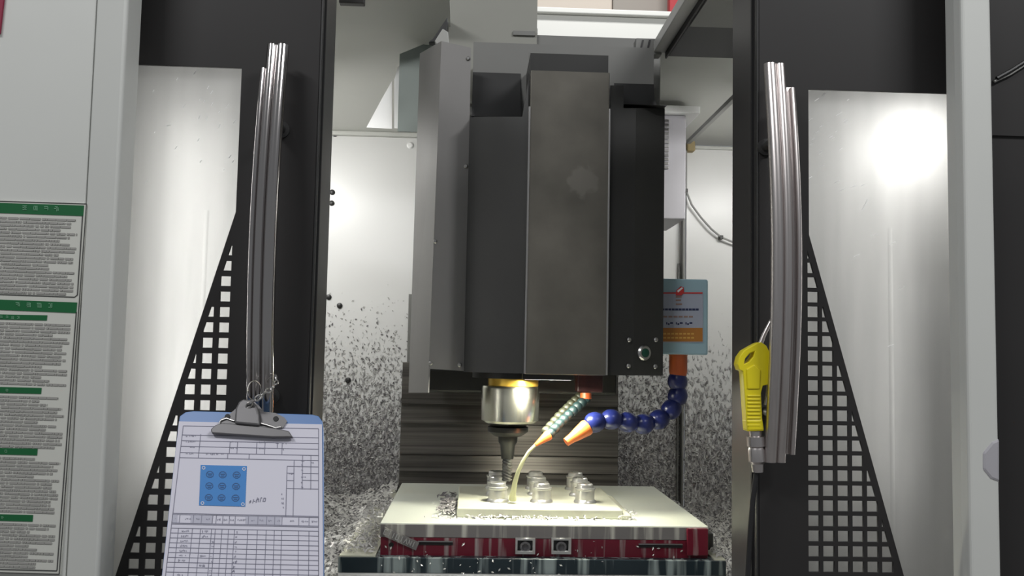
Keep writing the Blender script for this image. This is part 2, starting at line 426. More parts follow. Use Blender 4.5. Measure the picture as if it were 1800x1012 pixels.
chips_mesh(wall_pts(2600, -0.78, -0.12, 1.0, 1.60, YB - .001), 'wall_chips', 'chip_dark', wall, .0042)
chips_mesh(wall_pts(2600, 0.36, xs, 0.95, 1.62, YB - .001), 'wall_chips', 'chip', wall, .0042)
chips_mesh(wall_pts(2200, 0.36, xs, 0.95, 1.55, YB - .001), 'wall_chips', 'chip_dark', wall, .0042)
chips_mesh(wall_pts(1500, xs, 0.99, 0.95, 1.45, YB - .031), 'wall_chips', 'chip', wall, .0042)
chips_mesh(wall_pts(500, xs, 0.99, 0.95, 1.40, YB - .031), 'wall_chips', 'chip_dark', wall, .0042)

# ================================================================== HALL SEEN THROUGH THE ROOF OPENING
pa, pb = at(900, 70, 5.0), at(1000, 26, 5.0)
bm_ = thing('overhead_beam', (0.6, 5.0, pa.z), 'white overhead beam seen through the roof opening', 'beam')
MB().box(-1.6, 3.4, 5.0, 5.3, pa.z - .15, pb.z).build('web', 'beam_white', bm_, bevel=.01)
MB().box(-1.6, 3.4, 4.97, 5.33, pb.z, pb.z + .03).build('top_flange', 'beam_white', bm_, bevel=.005)
def hall(nm, x0, x1, Y, m, label, cat):
    a, b_ = at(x0, 30, Y), at(x1, 30, Y)
    o = MB().box(a.x, b_.x, Y, Y + .08, a.z - .5, a.z + 1.2).build(nm, m, bevel=.01); tag(o, label, cat)
hall('cream_panel', 700, 1076, 6.0, 'cream', 'cream hall wall panel above the white overhead beam', 'panel')
hall('grey_panel', 1077, 1176, 6.0, 'hall_grey', 'taupe hall wall panel right of the cream one', 'panel')
hall('red_duct', 1177, 1300, 5.8, 'hall_red', 'red duct glimpsed beside the roof rail', 'duct')

# ================================================================== COLUMN, WAY COVER
c0, c1 = at(704, 760, 2.66).x, at(1086, 760, 2.66).x
wc = thing('way_cover', ((c0 + c1) / 2, 2.7, 0.88), 'dark brushed telescopic way cover plates below the spindle head', 'way cover')
MB().box(c0 + .01, c1 - .01, 2.70, 2.88, 0.875, 1.62).build('column_base', 'column_grey', wc)
zs = [at(900, y, 2.66).z for y in (640, 712, 746, 800, 830, 900)] + [0.875]
for i in range(len(zs) - 1):
    yo = 2.655 - .004 * i
    MB().add([(c0, yo + .012, zs[i]), (c1, yo + .012, zs[i]), (c1, yo, zs[i + 1]), (c0, yo, zs[i + 1]),
              (c0, 2.70, zs[i]), (c1, 2.70, zs[i]), (c1, 2.70, zs[i + 1]), (c0, 2.70, zs[i + 1])],
             [(0, 1, 2, 3), (4, 7, 6, 5), (0, 3, 7, 4), (1, 5, 6, 2), (0, 4, 5, 1), (3, 2, 6, 7)]).build('slide_plate', 'way_plate', wc, bevel=.001)

# ================================================================== SPINDLE HEAD
YF = 1.95; YC = 2.00
XFL, XFR = at(927, 400, YF).x, at(1069, 400, YF).x
XL, XR = at(821, 400, YC).x, at(1167, 400, YC).x
ZB = 1.408; ZT = at(1000, 90, YF).z
head = thing('milling_unit', ((XL + XR) / 2, 2.15, ZB), 'dark grey spindle head cover hanging over the chuck', 'machine head')
ycr = 2.30
zc1 = at(900, 66, ycr).z
# chamfered front cover: two dark facets, the core, and the raised satin panel
# left facet: folded sheet whose upper edge is cut away beside the front panel
lp0 = Vector((XL, YC, ZB)); ld = Vector((XFL - XL, YF + .004 - YC, 0)).normalized(); ln_ = Vector((ld.y, -ld.x, 0))
MB().prism([(XL, YC, ZB), (XFL, YF + .004, ZB), atp(930, 92, lp0, ln_), atp(929, 140, lp0, ln_), atp(918, 205, lp0, ln_), (XL, YC, at(822, 205, YC).z)], (0.0005, .003, 0)).build('corner_panel', 'head_dark', head)
# right side: a dark facet, then a steeper one turned away
XM = at(1116, 400, YF + .018).x; YM = YF + .018
mp0 = Vector((XFR, YF + .004, ZB)); md_ = Vector((XM - XFR, YM - YF - .004, 0)).normalized(); mn_ = Vector((md_.y, -md_.x, 0))
MB().prism([(XFR, YF + .004, ZB), (XM, YM, ZB), (XM, YM, at(1120, 190, YM).z), atp(1096, 190, mp0, mn_), atp(1096, 150, mp0, mn_), atp(1073, 150, mp0, mn_)], (0, .003, 0)).build('corner_panel', 'head_dark', head)
MB().prism([(XM, YM, ZB), (XR, YC, ZB), (XR, YC, at(1168, 190, YC).z), (XM, YM, at(1120, 190, YM).z)], (0, .003, 0)).build('corner_panel', 'head_dark', head)
MB().prism([(XL, YC + .003, ZB), (XFL, YF + .008, ZB), (XFL, 2.12, ZB), (XL, 2.12, ZB)], (0, 0, .003)).build('bottom_panel', 'head_black', head)
MB().prism([(XFR, YF + .008, ZB), (XM, YM + .003, ZB), (XR, YC + .003, ZB), (XR, 2.12, ZB), (XFR, 2.12, ZB)], (0, 0, .003)).build('bottom_panel', 'head_black', head)
MB().box(XR - .004, XR - .001, YC + .003, 2.12, ZB, at(1168, 190, YC).z).build('side_panel', 'head_dark', head)
MB().box(XL + .001, XL + .004, YC + .003, 2.12, ZB, at(822, 205, YC).z).build('side_panel', 'head_dark', head)
zp = at(1000, 126, YF).z
MB().box(XFL + .001, XFR - .001, YF - .004, YF + .02, ZB - .001, zp).build('front_panel', 'head_satin', head, bevel=.002)
MB().box(XFL + .001, XFR - .001, YF + .02, 2.12, ZB, ZT).build('recess_panel', 'head_dark', head)
for xx in (XFL, XFR):
    MB().box(xx - .0022, xx + .0022, YF - .006, YF + .002, ZB, at(1000, 190, YF).z).build('edge_bead', 'bolt_steel', head, bevel=.001)
MB().box(XL + .004, XR - .002, 2.12, 2.34, ZB + .004, at(900, 76, 2.12).z).build('rear_housing', 'column_grey', head)
MB().box(at(800, 500, 2.3).x, at(1160, 500, 2.3).x, 2.34, 2.62, 1.52, 2.19).build('ram', 'column_grey', head)
xa, xb = at(748, 690, 2.3).x, at(1080, 690, 2.3).x
zl = at(900, 690, 2.3).z
MB().box(xa, xb, 2.26, 2.64, zl, ZB + .002).build('casting', 'head_black', head, bevel=.006)
# cross bar at the top of the ram
u0, u1 = at(788, 80, 2.318), at(944, 50, 2.318)
MB().box(u0.x, u1.x, 2.318, 2.328, ZT - .02, 2.42).build('upper_cover', 'cover_olive', head)
l0, l1 = at(902, 61, 2.312), at(941, 55, 2.312)
MB().box(l0.x, l1.x, 2.312, 2.320, l0.z, l1.z).build('cover_lip', 'column_grey', head)
q0, q1 = at(786, 92, 2.32), at(1163, 66, 2.32)
MB().box(q0.x, q1.x, 2.33, 2.345, ZT - .05, q1.z).build('cross_bar', 'column_grey', head, bevel=.003)
# left splash wing, bent sheet with a notched lower edge
def wingpt(px, py, Y): return at(px, py, Y)
fr = [(826, 82), (779, 70), (757, 648), (815, 652)]
MB().prism([wingpt(x, y, 2.045) for x, y in [(828, 84), (776, 72), (752, 690), (756, 648), (817, 652)]], (0, .003, 0)).build('splash_wing', 'head_side', head)
a0, a1 = wingpt(776, 72, 2.045), wingpt(752, 690, 2.045)
b0, b1 = wingpt(738, 94, 2.17), wingpt(718, 690, 2.17)
MB().prism([a0, b0, b1, a1], (0.003, .002, 0)).build('splash_wing', 'head_side', head)
for px, py in ((757, 638), (808, 641), (823, 103), (765, 424), (819, 292)):
    p = at(px, py, 2.045)
    MB().lathe((p.x, 2.045, p.z), [(.005, 0), (.005, .002), (.003, .004)], (0, -1, 0), 10).build('screw', 'bolt_steel', head)
# pale plate behind the wing, and the lifting bracket above it
p0, p1 = at(703, 82, 2.40), at(742, 232, 2.40)
MB().prism([(p0.x, 2.40, p0.z - .02), (p1.x, 2.40, p0.z + .01), (p1.x, 2.40, p1.z), (p0.x, 2.40, p1.z)], (0, .006, 0)).build('side_plate', 'plate_green_grey', head)
MB().box(p1.x - .004, p1.x + .1, 2.402, 2.41, p1.z, p0.z + .01).build('side_plate', 'plate_green_grey', head)
q = [at(x, y, 2.16) for x, y in ((753, 74), (762, 66), (786, 30), (788, 40), (784, 60), (770, 74))]
MB().prism(q, (0, .03, 0)).build('lifting_bracket', 'bolt_dark', head, bevel=.002)
q = [at(x, y, 2.14) for x, y in ((764, 72), (778, 50), (788, 56), (790, 80), (770, 82))]
MB().prism(q, (0, .015, 0)).build('bracket_gusset', 'rail_grey', head, bevel=.002)
# shoulder blocks on the rear of the facets
# black concave strips painting the shade in the cut-outs above the facets
def recess_shade(pa, pb, zlo_, zhi_, yf, yb):
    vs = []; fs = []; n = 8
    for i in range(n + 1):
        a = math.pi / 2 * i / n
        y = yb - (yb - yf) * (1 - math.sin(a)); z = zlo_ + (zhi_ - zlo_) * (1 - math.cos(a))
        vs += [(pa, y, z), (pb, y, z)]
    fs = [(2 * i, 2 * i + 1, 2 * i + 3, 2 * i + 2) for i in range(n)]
    o = MB().add(vs, fs).build('recess_shade', 'head_black', head, smooth=True)
recess_shade(XL + .004, at(919, 170, YC).x, at(860, 206, YC).z, at(860, 128, 2.12).z, YC - .005, 2.118)
recess_shade(at(1097, 170, YF + .02).x, XR - .002, at(1130, 191, YC).z, at(1130, 148, 2.12).z, YM, 2.118)
# push button on the right facet, with four screws
cd = Vector((XR - XM, YC - YM, 0)).normalized(); cn = Vector((cd.y, -cd.x, 0))
if cn.y > 0: cn = -cn
cp0 = Vector((XM, YM, ZB))
p = atp(1131, 620, cp0, cn)
btn = MB().lathe(p, [(.017, -.002), (.017, .004), (.014, .008), (.010, .008), (.010, .004)], cn, 24).build('button_ring', 'bolt_steel', head, smooth=True)
MB().lathe(p, [(.0098, .003), (.0095, .009), (.006, .0105)], cn, 20).build('button_cap', 'button_green', btn, smooth=True)
for px, py in ((1106, 597), (1153, 597), (1105, 643), (1152, 644)):
    s_ = atp(px, py, cp0, cn)
    MB().lathe(s_, [(.0055, -.001), (.0055, .001), (.0035, .003)], cn, 10).build('screw', 'bolt_steel', head)

# spindle
SX = at(897, 700, 2.10).x; SY = 2.10
def sz(py): return at(897, py, SY).z
k = SY / F
sp = thing('spindle', (SX, SY, sz(742)), 'steel spindle nose with a brass ring painting the lit flange under the head', 'spindle')
MB().lathe((SX, SY, 0), [(.088, sz(664)), (.088, ZB - .001)], seg=40).build('flange', 'head_black', sp, smooth=True)
MB().lathe((SX + .006, SY, 0), [(.054, sz(679)), (.058, sz(677)), (.058, sz(663)), (.0, sz(662))], seg=40, cap=False).build('ring', 'lit_brass', sp, smooth=True)  # yellow ring set off axis paints the lamplit part of the flange
MB().lathe((SX, SY, 0), [(.060, sz(742)), (.066, sz(738)), (.067, sz(682)), (.064, sz(678)), (.03, sz(677))], seg=48).build('nose', 'spindle_steel', sp, smooth=True)
tl = thing('milling_tool', (SX - .004, SY, sz(842)), 'dark tool holder with a bright cutter in the spindle', 'milling tool')
TX = SX - .004
MB().lathe((TX, SY, 0), [(.030, sz(766)), (.046, sz(758)), (.046, sz(750)), (.040, sz(748)), (.050, sz(743))], seg=36).build('holder', 'tool_dark', tl, smooth=True)
MB().lathe((TX, SY, 0), [(.014, sz(806)), (.017, sz(782)), (.022, sz(776)), (.022, sz(766))], seg=28).build('collet', 'tool_dark', tl, smooth=True)
mb = MB(); prof = []
for i in range(40):
    a = i * .30; z = sz(806) + (sz(845) - sz(806)) * i / 39
    prof.append([(TX + (.012 if kk % 2 == 0 else .0065) * math.cos(a + kk * math.pi / 4), SY + (.012 if kk % 2 == 0 else .0065) * math.sin(a + kk * math.pi / 4), z) for kk in range(8)])
vs = [v for r in prof for v in r]; fs = [(i * 8 + kk, i * 8 + (kk + 1) % 8, (i + 1) * 8 + (kk + 1) % 8, (i + 1) * 8 + kk) for i in range(39) for kk in range(8)]
fs += [tuple(range(8)), tuple(range(39 * 8, 40 * 8))]
mb.add(vs, fs).build('cutter', 'tool_bright', tl)

# ================================================================== COOLANT HOSES
def bead(r):
    return [(r * .55, -r * 1.0), (r * .80, -r * .70), (r * .96, -r * .35), (r, 0), (r * .95, r * .38), (r * .78, r * .68), (r * .50, r * .9)]
def hose(parent, pts, r, m):
    for i, p in enumerate(pts):
        d = (pts[min(i + 1, len(pts) - 1)] - pts[max(i - 1, 0)]).normalized()
        MB().lathe(p, bead(r), d, 18).build('hose_bead', m, parent, smooth=True)
# supply box with the thick blue hose
bx0, bx1 = XR + .001, at(1245, 556, 2.07).x
zt_, zb_ = at(1200, 490, 2.07).z, at(1200, 623, 2.07).z
box = thing('mist_coolant_box', ((bx0 + bx1) / 2, 2.1, zb_), 'pale blue coolant box with an orange printed label beside the head', 'coolant box')
MB().box(bx0, bx1, 2.07, 2.13, zb_, zt_).build('case', 'box_blue', box, bevel=.004)
lab = [at(x, y, 2.0685) for x, y in ((1150, 513), (1236, 515), (1236, 602), (1150, 602))]
MB().prism(lab, (0, .0015, 0)).build('label', 'label_grey', box)
def pr(parent, name, m, rects, Y, t=.0006):
    mb = MB()
    for x0, y0, x1, y1 in rects: mb.prism([at(x, y, Y) for x, y in ((x0, y0), (x1, y0), (x1, y1), (x0, y1))], (0, t, 0))
    return mb.build(name, m, parent)
pr(box, 'print_band', 'label_orange', [(1160, 576, 1235, 600)], 2.0678)
pr(box, 'print_line', 'print_red', [(1160, 513.5, 1235, 516)], 2.0678)
MB().prism([at(x, y, 2.0665) for x, y in ((1188, 519), (1189, 510), (1197, 503), (1202, 505), (1202, 514), (1198, 519))], (0, .0015, 0)).build('print_logo', 'print_red', box)
MB().prism([at(x, y, 2.066) for x, y in ((1190, 511), (1198, 505), (1201, 506), (1192, 514))], (0, .0004, 0)).build('print_logo', 'bright_white', box)
pr(box, 'print_text', 'print_brown', [(1188, 520, 1198, 523), (1188, 526, 1197, 529), (1188, 533, 1199, 536)] + [(1166 + i * 9, 555, 1173 + i * 9, 558) for i in range(6)], 2.0678)
pr(box, 'print_text', 'print_navy', [(1163 + i * 6, 542, 1168 + i * 6, 545.5) for i in range(11)] +
   [r for i in range(3) for r in ((1171 + i * 17, 566, 1173 + i * 17, 570), (1174 + i * 17, 568, 1177 + i * 17, 571), (1178 + i * 17, 566, 1183 + i * 17, 569))], 2.0678)
pr(box, 'print_text', 'print_gold', [(1166 + i * 7, y, 1171 + i * 7, y + 3) for y in (585, 592) for i in range(8)], 2.0674)
p0, p1 = at(1193, 622, 2.10), at(1192, 660, 2.10)
MB().lathe(p1, [(.019, 0), (.021, .010), (.021, (p0 - p1).length - .004), (.023, (p0 - p1).length)], (0, 0, 1), 20).build('connector', 'orange_dark', box, smooth=True)
bl = [(1191, 670, 2.10), (1191, 696, 2.10), (1180, 719, 2.095), (1158, 737, 2.085), (1131, 745, 2.07), (1103, 742, 2.055), (1074, 737, 2.04), (1045, 742, 2.03)]
pts = [at(*b_) for b_ in bl]
hose(box, pts, .0230, 'blue_plastic')
n0, n1 = at(1033, 750, 2.025), at(995, 777, 2.010)
d = n1 - n0
MB().lathe(n0, [(.0175, 0), (.0185, .004), (.0145, d.length * .45), (.0105, d.length * .75), (.0095, d.length)], d, 20).build('nozzle', 'orange', box, smooth=True)

# manifold under the head with the pair of green hoses
mf = thing('coolant_manifold', (at(1038, 680, 2.12).x, 2.12, at(1038, 690, 2.12).z), 'dark red manifold with two thin green coolant hoses', 'coolant hose')
p0, p1 = at(1015, 662, 2.10), at(1060, 690, 2.10)
mat('manifold_red', (0.045, 0.014, 0.014), 0.35, var=.4, scale=40)
MB().box(p0.x, p1.x, 2.10, 2.15, p1.z, ZB).build('block', 'manifold_red', mf, bevel=.003)
MB().lathe(at(1030, 700, 2.09), [(.010, -.004), (.013, .0), (.013, .012)], (0, .1, 1), 16).build('fitting', 'orange_dark', mf, smooth=True)
def chain_pts(a, b_, n, sag):
    r = []
    for i in range(n):
        t = i / (n - 1); p = a.lerp(b_, t); p.z -= sag * math.sin(math.pi * t); r.append(p)
    return r
hose(mf, chain_pts(at(1030, 701, 2.09), at(967, 762, 2.03), 9, -.002), .0115, 'hose_green')
hose(mf, chain_pts(at(1018, 697, 2.11), at(960, 757, 2.05), 9, -.003), .0105, 'hose_olive')
n0, n1 = at(965, 764, 2.028), at(941, 782, 2.015); d = n1 - n0
MB().lathe(n0, [(.011, 0), (.0115, .004), (.008, d.length * .5), (.004, d.length)], d, 16).build('nozzle', 'orange', mf, smooth=True)
jp = [(941, 782, 2.014), (930, 793, 2.015), (920, 809, 2.018), (911, 828, 2.022), (905, 848, 2.028), (902, 866, 2.034), (901, 878, 2.04)]
jr = [.0036, .0038, .0042, .0048, .0056, .0066, .009]
jt = MB().tube([at(*q) for q in jp], jr, 12).build('coolant_jet', 'coolant', smooth=True)
tag(jt, 'pale yellow coolant jet arcing from the small orange nozzle', 'coolant')

# ================================================================== TABLE, CHUCK, WORKPIECE
ZC = 1.1005
TY = 1.875
ztab = at(900, 977, 1.9).z
t0, t1 = at(594, 990, TY).x, at(1277, 990, TY).x
tb = thing('machine_table', ((t0 + t1) / 2, 2.15, 0.87), 'dark teal machine table under the red chuck', 'machine table')
zlo = at(900, 1009, TY).z
MB().box(t0, t1, TY, 2.46, zlo, ztab).build('top', 'table_edge', tb, bevel=.002)
MB().box(t0 + .001, t1 - .001, TY - .006, TY + .03, zlo - .014, zlo).build('lip', 'galvanised', tb, bevel=.002)
MB().box(t0 + .06, t1 - .06, TY + .04, 2.40, 0.87, zlo).build('saddle', 'teal_dark', tb)
MB().box(t0 + .002, -0.186, TY + .004, 2.45, ztab, ztab + .003).build('wear_strip', 'aluminium_wet', tb)
MB().box(0.505, t1 - .002, TY + .004, 2.45, ztab, ztab + .003).build('wear_strip', 'aluminium_wet', tb)

cx0, cx1, cy0, cy1 = -0.180, 0.498, 1.90, 2.47
zmid = at(900, 946, cy0).z
ck = thing('magnetic_chuck', ((cx0 + cx1) / 2, (cy0 + cy1) / 2, ztab), 'wide magnetic chuck with a wet steel top and red sides', 'chuck')
MB().box(cx0, cx1, cy0, cy1, zmid, ZC).build('face_plate', 'wet_steel', ck, bevel=.002)
MB().box(cx0 + .001, cx1 - .04, cy0 - .002, cy0 + .003, zmid + .001, ZC - .003).build('side_strip', 'chuck_side', ck)
MB().box(cx0 + .002, cx1 - .002, cy0 - .001, cy1 - .003, ztab, zmid).build('body', 'chuck_red', ck)
p0, p1 = at(1206, 927, cy0), at(1243, 976, cy0)
MB().box(p0.x, p1.x, cy0 - .010, cy0, p1.z + .001, p0.z).build('end_block', 'chuck_red', ck, bevel=.002)
MB().box(p1.x - .004, p1.x + .022, cy0 + .03, cy0 + .16, p1.z + .004, p0.z - .016).build('side_clamp', 'bolt_dark', ck, bevel=.004)
for px in (923, 986):
    a, b_ = at(px - 17, 944, cy0), at(px + 17, 972, cy0)
    fr_ = sheet('socket_frame', [(a.x, b_.z), (b_.x, b_.z), (b_.x, a.z), (a.x, a.z)],
                [[(a.x + .004, b_.z + .006), (b_.x - .005, b_.z + .006), (b_.x - .005, a.z - .004), (a.x + .004, a.z - .004)]], cy0 - .005, .010, 'aluminium', ck)
    MB().box(a.x + .003, b_.x - .004, cy0 - .0016, cy0 + .002, b_.z + .005, a.z - .003).build('socket_back', 'bolt_dark', ck)
    c = Vector(((a.x + b_.x) / 2, cy0 - .001, (a.z + b_.z) / 2 - .002))
    MB().lathe(c, [(.011, 0), (.011, .007), (.007, .0075), (.006, .002), (.001, .001)], (0, -1, 0), 18).build('socket_ring', 'clip_metal', ck, smooth=True)
for x0, x1, y0, y1 in ((735, 796, 951, 957), (1122, 1199, 956, 962)):
    a, b_ = at(x0, y0, cy0), at(x1, y1, cy0)
    MB().box(a.x, b_.x, cy0 - .003, cy0, b_.z, a.z).build('slot', 'black', ck)
    MB().box(a.x, b_.x, cy0 - .006, cy0, a.z, a.z + .0022).build('slot_lip', 'bolt_steel', ck)
p = at(688, 957, cy0)
MB().lathe((p.x, cy0 - .0012, p.z), [(.005, 0), (.005, .001)], (0, -1, 0), 14).build('pin_hole', 'black', ck)
# small tilted name plate at the left end, raised letter strokes
pl = [(676, 926), (737, 953), (731, 967), (670, 940)]
MB().prism([at(x, y, cy0 - .006) for x, y in pl], (0, .004, 0)).build('name_plate', 'chuck_side', ck)
mb = MB(); mb2 = MB()
def ux(t, s): # t along the plate, s across it
    a = Vector(pl[0]).lerp(Vector(pl[1]), t); b_ = Vector(pl[3]).lerp(Vector(pl[2]), t); return a.lerp(b_, s)
for i, (t, kind) in enumerate(((.08, 'C'), (.20, 'I'), (.31, 'I'), (.42, 'U'), (.55, 'I'), (.66, 'A'), (.78, 'N'), (.89, 'I'))):
    segs = {'C': [(0, .2, 0, .8), (0, .2, .08, .2), (0, .8, .08, .8)], 'I': [(.03, .2, .03, .8)], 'U': [(0, .2, 0, .8), (.07, .2, .07, .8), (0, .8, .07, .8)],
            'A': [(0, .8, .04, .2), (.04, .2, .08, .8)], 'N': [(0, .2, 0, .8), (0, .2, .07, .8), (.07, .2, .07, .8)]}[kind]
    for (ta, sa, tb_, sb_) in segs:
        A, B_ = ux(t + ta - .04, sa), ux(t + tb_ - .04, sb_); dd = (B_ - A).normalized(); nn = Vector((-dd.y, dd.x)) * .8
        mb.prism([at(q.x, q.y, cy0 - .008) for q in (A - nn, B_ - nn, B_ + nn, A + nn)], (0, .002, 0))
mb.build('plate_letters', 'aluminium', ck)
for px, py in ((691, 868), (669, 911)):
    p = atz(px, py, ZC - .008)
    MB().lathe(p, [(.009, -.008), (.009, .004), (.005, .006), (.005, .012)], (0, 0, 1), 12).build('edge_bolt', 'aluminium', ck, smooth=True)

# workpiece plate with nine bosses
wx0, wx1, wy0, wy1 = -0.025, 0.330, 1.968, 2.29
zw = ZC + .0200
wp = thing('workpiece_plate', ((wx0 + wx1) / 2, (wy0 + wy1) / 2, ZC), 'flat aluminium workpiece plate with nine milled bosses', 'workpiece')
MB().box(wx0, wx1, wy0, wy1, ZC, zw).build('plate', 'aluminium_wet', wp, bevel=.0025)
MB().box(wx1 - .004, wx1 + .018, wy0 - .004, wy1 - .06, ZC, ZC + .010).build('step', 'aluminium_wet', wp, bevel=.002)
b0_ = atz(875, 881, zw); bpitch = .098
bm0 = None
prof = [(.0255, 0), (.0245, .004), (.0215, .007), (.0212, .027), (.0228, .029), (.0228, .032), (.0185, .033), (.0175, .040), (.0155, .042), (.0085, .042), (.0085, .030), (.001, .030)]
for j in range(3):
    for i in range(3):
        p = Vector((b0_.x + i * bpitch, b0_.y + .004 + j * bpitch, zw))
        if bm0 is None: bm0 = MB().lathe(p, prof, (0, 0, 1), 20).build('boss', 'aluminium', wp, smooth=True); bp0 = p
        else: twin(bm0, wp, p - bp0)
# chips on the chuck in front of and left of the plate
pts = [((random.gauss(.10, .085), random.uniform(1.945, 1.966), ZC + random.uniform(0, .006)), (random.uniform(-.6, .6), random.uniform(-1, .2), 1)) for _ in range(170)]
pts += [((random.gauss(-.045, .012), random.uniform(1.95, 2.22), ZC + random.uniform(0, .010)), (random.uniform(-.6, .6), random.uniform(-1, .2), 1)) for _ in range(120)]
pts += [((random.gauss(.345, .012), random.uniform(1.96, 2.06), ZC + random.uniform(0, .006)), (random.uniform(-.6, .6), -.3, 1)) for _ in range(50)]
chips_mesh(pts, 'chuck_chips', 'chip', None, .0045, 'bright curled chips lying on the chuck around the workpiece', 'chips')
pts = [((random.gauss(-.045, .010), random.uniform(1.99, 2.24), ZC + random.uniform(0, .012)), (random.uniform(-.6, .6), random.uniform(-1, .2), 1)) for _ in range(200)]
chips_mesh(pts, 'chuck_chips', 'chip_dark', None, .006, 'dark clump of chips left of the workpiece plate', 'chips')
pts = [((random.uniform(t0, -.19), random.uniform(1.89, 2.45), ztab + .004 + random.uniform(0, .015)), (random.uniform(-.6, .6), random.uniform(-1, .2), 1)) for _ in range(900)]
pts += [((random.uniform(.51, t1), random.uniform(1.89, 2.45), ztab + .004 + random.uniform(0, .01)), (random.uniform(-.6, .6), random.uniform(-1, .2), 1)) for _ in range(400)]
chips_mesh(pts, 'table_chips', 'chip', None, .005, 'loose grey chips strewn over the table ends', 'chips')
pts = [((random.uniform(-.17, .49), cy0 - .003, random.uniform(zlo, zmid)), (0, -1, .4)) for _ in range(45)]
pts += [((random.gauss(.03, .1), TY - .002, random.uniform(zlo, ztab)), (0, -1, .4)) for _ in range(30)]
chips_mesh(pts, 'edge_chips', 'aluminium', None, .003, 'wet chips clinging to the chuck and table fronts', 'chips')

# ================================================================== RIGHT REAR: DUCT, CABLE, ROOF COVER
d0, d1 = at(1150, 195, 2.62), at(1205, 385, 2.62)
du = thing('cable_duct', ((d0.x + d1.x) / 2, 2.7, d1.z), 'grey cable duct with a white cap behind the head', 'duct')
MB().box(d0.x, d1.x, 2.62, 2.88, d1.z, at(1180, 202, 2.62).z).build('case', 'duct_grey', du, bevel=.003)
MB().box(d0.x, at(1228, 195, 2.62).x, 2.60, 2.88, at(1180, 201, 2.62).z, at(1180, 188, 2.62).z).build('cap', 'bright_white', du, bevel=.003)
sx_ = at(1172, 250, 2.615).x
piece = None
for i in range(12):
    z = at(1172, 210 + i * 7.5, 2.615).z
    if piece is None: piece = MB().box(sx_ - .008, sx_ + .006, 2.612, 2.62, z - .008, z).build('rib', 'bolt_steel', du, bevel=.001); z00 = z
    else: twin(piece, du, (0, 0, z - z00))
cpts = [at(x, y, YB - .05) for x, y in ((1206, 262), (1206, 300), (1206, 335), (1216, 360), (1232, 382), (1250, 402), (1268, 417), (1290, 426), (1330, 428), (1370, 424))] + [Vector((0.995, YB - .05, at(1370, 420, YB).z))]
cb = thing('wall_cable', cpts[0], 'thin grey cable drooping across the right rear wall', 'cable')
MB().tube(cpts, .0035, 8).build('cable_run', 'cable_grey', cb, smooth=True)
for q in (cpts[2], cpts[6]):
    MB().box(q.x - .005, q.x + .005, q.y - .005, YB - .02, q.z - .006, q.z + .006).build('cable_clip', 'bolt_dark', cb, bevel=.001)

# white plates standing in for a patch of light in the upper left corner
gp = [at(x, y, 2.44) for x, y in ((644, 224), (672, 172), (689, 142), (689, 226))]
g = MB().prism(gp, (0, .004, 0)).build('lit_patch', 'bright_white'); tag(g, 'wide white triangle painting a lit patch under the sloping roof', 'lit patch', 'painted lit patches left of the head')
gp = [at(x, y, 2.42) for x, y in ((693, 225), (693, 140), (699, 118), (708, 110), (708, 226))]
g = MB().prism(gp, (0, .004, 0)).build('lit_patch', 'bright_white'); tag(g, 'narrow white strip painting a lit patch right beside the pale grey plate', 'lit patch', 'painted lit patches left of the head')

# black sliding roof cover with its rail
r0 = at(1165, 99, 2.2); 
rc = thing('roof_cover', (r0.x + .2, 2.0, r0.z), 'black sliding roof cover with a light grey rail', 'roof cover')
MB().box(r0.x + .012, 0.98, 1.70, 2.20, r0.z, r0.z + .10).build('cover', 'black', rc, bevel=.003)
MB().box(r0.x + .015, 0.97, 1.72, 1.98, r0.z - .004, r0.z).build('liner', 'column_grey', rc)
MB().box(r0.x - .022, r0.x + .008, 1.70, 2.21, r0.z + .012, r0.z + .040).build('rail', 'rail_grey', rc, bevel=.002)
MB().box(r0.x + .008, r0.x + .012, 1.70, 2.21, r0.z - .002, r0.z + .030).build('rail_gap', 'door_grey', rc)
e0, e1 = at(1117, 96, 2.21), at(1163, 69, 2.21)
eb = MB().box(e0.x, e1.x, 2.205, 2.24, e0.z, e1.z).build('rail_bracket', 'column_grey', rc, bevel=.003)
for px in (1124, 1136):
    a = at(px, 88, 2.204); MB().prism([at(px, 90, 2.203), at(px + 5, 70, 2.203), at(px + 8, 70, 2.203), at(px + 3, 90, 2.203)], (0, .003, 0)).build('bracket_slot', 'bolt_dark', eb)

# lamp housings of the LED work lamps
for X, lb in ((-0.60, 'left LED work lamp under the machine roof'), (0.86, 'right LED work lamp under the machine roof')):
    lp = thing('work_lamp', (X, 2.32, 2.03), lb, 'lamp')
    MB().box(X - .17, X + .17, 2.27, 2.32, 2.035, 2.075).build('housing', 'cover_white', lp, bevel=.004)
    MB().box(X - .16, X + .16, 2.28, 2.32, 2.028, 2.035).build('diffuser', 'lamp_glow', lp)
    MB().box(X - .02, X + .02, 2.285, 2.305, 2.075, rz(2.295) + .004).build('bracket', 'bolt_dark', lp)
lp = thing('spindle_lamp', (0.155, 1.985, 1.397), 'slim LED bar under the front edge of the spindle cover', 'lamp')
MB().box(0.11, 0.22, 1.967, 2.003, 1.3950, 1.4075).build('housing', 'head_black', lp, bevel=.001)
MB().box(0.115, 0.215, 1.973, 1.998, 1.3947, 1.3951).build('diffuser', 'lamp_glow', lp)

